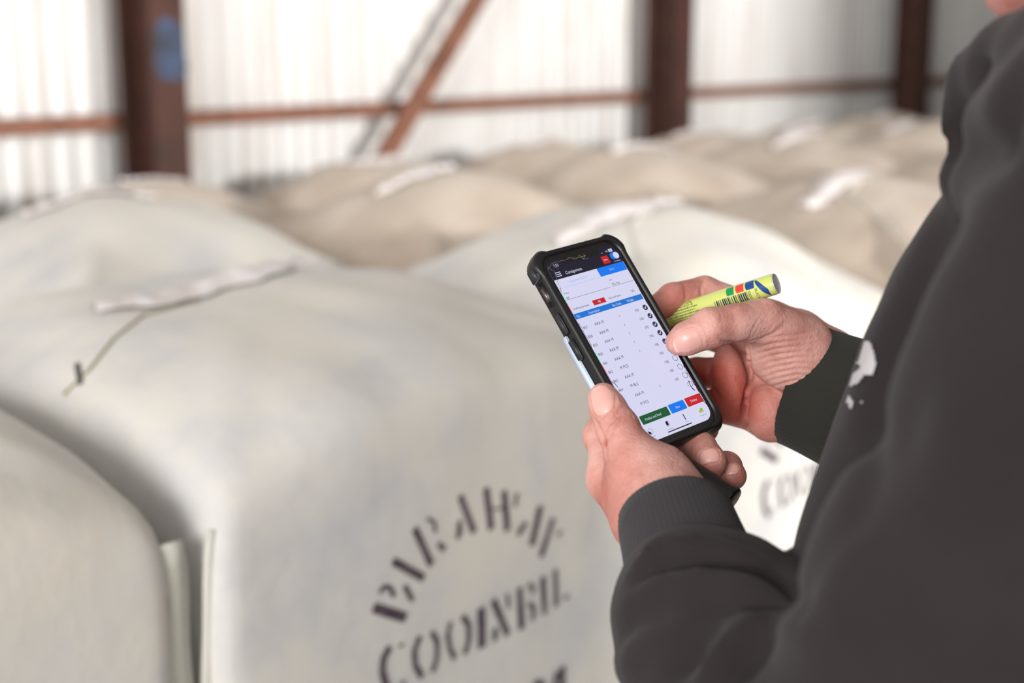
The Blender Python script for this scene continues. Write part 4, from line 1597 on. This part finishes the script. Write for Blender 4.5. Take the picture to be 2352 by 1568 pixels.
def cuff(name, ring_pts, mat, label, n=288, thick=.0028, ribs=72, fray=None):
    """ribbed knit tube through rings (centre, x-axis, y-axis); first ring is the open end"""
    verts, faces = [], []
    m = len(ring_pts)
    def ringv(c, ax, ay, s):
        for k in range(n):
            t = 2 * PI * k / n
            rib = 1 + .0035 * math.cos(t * ribs) + .012 * math.sin(3 * t + 1)
            q = c + ax * (math.cos(t) * s * rib) + ay * (math.sin(t) * s * rib)
            verts.append(q)
    for i, (c, ax, ay) in enumerate(ring_pts):
        ringv(c, ax, ay, 1.0)
    c, ax, ay = ring_pts[0]
    k_in = 1 - thick / np.linalg.norm(ay)
    ringv(c + (ring_pts[0][0] - ring_pts[1][0]) * .06, ax, ay, (1 + k_in) / 2)
    for i, (c, ax, ay) in enumerate(ring_pts[:3]):
        ringv(c, ax, ay, k_in)
    order = list(range(m))[::-1] + [m] + [m + 1, m + 2, m + 3]
    if fray:
        for k in range(n):
            t = 2 * PI * k / n
            f = fray(t)
            for rg in (0, m, m + 1): verts[rg * n + k] = verts[rg * n + k] + (ring_pts[0][0] - ring_pts[1][0]) * f
    for a_, b_ in zip(order[:-1], order[1:]):
        for k in range(n):
            faces.append((a_ * n + k, a_ * n + (k + 1) % n, b_ * n + (k + 1) % n, b_ * n + k))
    o = mesh_obj(name, [v - FEET for v in verts], faces, mat, hoodie)
    o['label'] = label
    return o


def ring_at(c, axis, rx, ry, hint):
    a = axis / np.linalg.norm(axis)
    x = np.cross(hint, a); x /= np.linalg.norm(x)
    y = np.cross(a, x)
    return (c, x * rx, y * ry)


axL = P(1620, 1440, .775) - P(1540, 1185, .842)
cl = []
for t, r in ((0, .0345), (.12, .0352), (.25, .036), (.4, .0372), (.55, .039), (.7, .041)):
    cl.append(ring_at(P(1548, 1188, .840) + axL * t, axL, r, r * .98, UP))
cuff('cuff', cl, M['rib'], 'ribbed charcoal cuff of the left sleeve')
axR = P(1985, 942, .962) - P(1842, 883, .984)
cr = []
for t, r in ((0, .0435), (.15, .0435), (.35, .0440), (.6, .0450), (.85, .046), (1.1, .046)):
    cr.append(ring_at(P(1842, 883, .984) + axR * t, axR, r * .80, r, UP))
rf = random.Random(5)
cuff('cuff', cr, M['rib_green'], 'worn black cuff of the right sleeve', ribs=64, fray=lambda t: .03 * math.sin(t * 9) + .02 * math.sin(t * 41) + rf.uniform(-.014, .018))


# worn white print on the chest edge
def print_patch():
    hb2 = bvh_of(HV, HQ)
    V_, F_ = [], []
    ok = {}
    for i in range(40):
        y = 785 + i * 4.3
        x0 = 2008 - (y - 785) * .30
        wid = 26 if 830 < y < 890 else (20 if y < 930 else 14)
        for k in range(12):
            px = x0 - 22 + k * 4
            h = hb2.ray_cast(Vector(EYE), ray(px, y))
            if h[0] and (h[0] - Vector(EYE)).length < .92 and abs(k * 4 - 22) < wid and mnoise.noise(Vector((px * .03, y * .022, 3.3))) > -.1 - .25 * math.exp(-((y - 860) / 40) ** 2):
                ok[i, k] = len(V_)
                V_.append(np.array(h[0] + h[1] * .0012) - FEET)
    for i in range(39):
        for k in range(11):
            q = [ok.get(c) for c in ((i, k), (i, k + 1), (i + 1, k + 1), (i + 1, k))]
            if None not in q: F_.append(tuple(q))
    if F_:
        o = mesh_obj('chest_print', V_, F_, M['print'], hoodie)
        o['label'] = 'worn white print at the chest edge'


print_patch()


def leg_fn(p):
    d = ellipsoid(p, HIP + zz * .0, (rd, fd, zz), (.185, .135, .12))
    for s in (-1, 1):
        h = HIP + rd * (.095 * s)
        d = smin(d, chain(p, [(h, .098), (np.array([h[0], h[1], .50]) + fd * .02, .074), (np.array([h[0], h[1], .10]) - fd * .02, .062)], .03), .03)
    return d


TVm = surface_nets(leg_fn, HIP - np.array([.28, .28, .92]), HIP + np.array([.28, .28, .14]), .014)
np_mesh('trousers', TVm[0] - FEET, TVm[1], M['denim'], person)
for s in (-1, 1):
    h = HIP + rd * (.095 * s)
    A = np.array([h[0], h[1], .05]) - fd * .03
    bt = lambda p: smin(chain(p, [(A, .046), (A + fd * .10, .042), (A + fd * .17 - zz * .006, .036)], .02), round_cone(p, A, A + zz * .11, .045, .055), .02)
    bb = lambda p: np.maximum(bt(p), .004 - p[..., 2])
    v_, q_ = surface_nets(bb, np.minimum(A, A + fd * .2) - .08, np.maximum(A, A + fd * .2) + np.array([.08, .08, .20]), .009)
    np_mesh('boot', v_ - FEET, q_, M['boot'], person)


def hair_fn(p):
    d = ellipsoid(p, HEAD + uz * .036 - fz * .012, (rd, fz, uz), (.083, .100, .104))
    cut = (p - HEAD) @ (fz * .8 - uz * .6) - .035
    return np.maximum(d, cut)


v_, q_ = surface_nets(hair_fn, hp - .17, hp + .17, .007)
np_mesh('hair', v_ - FEET, q_, M['hair'], person)
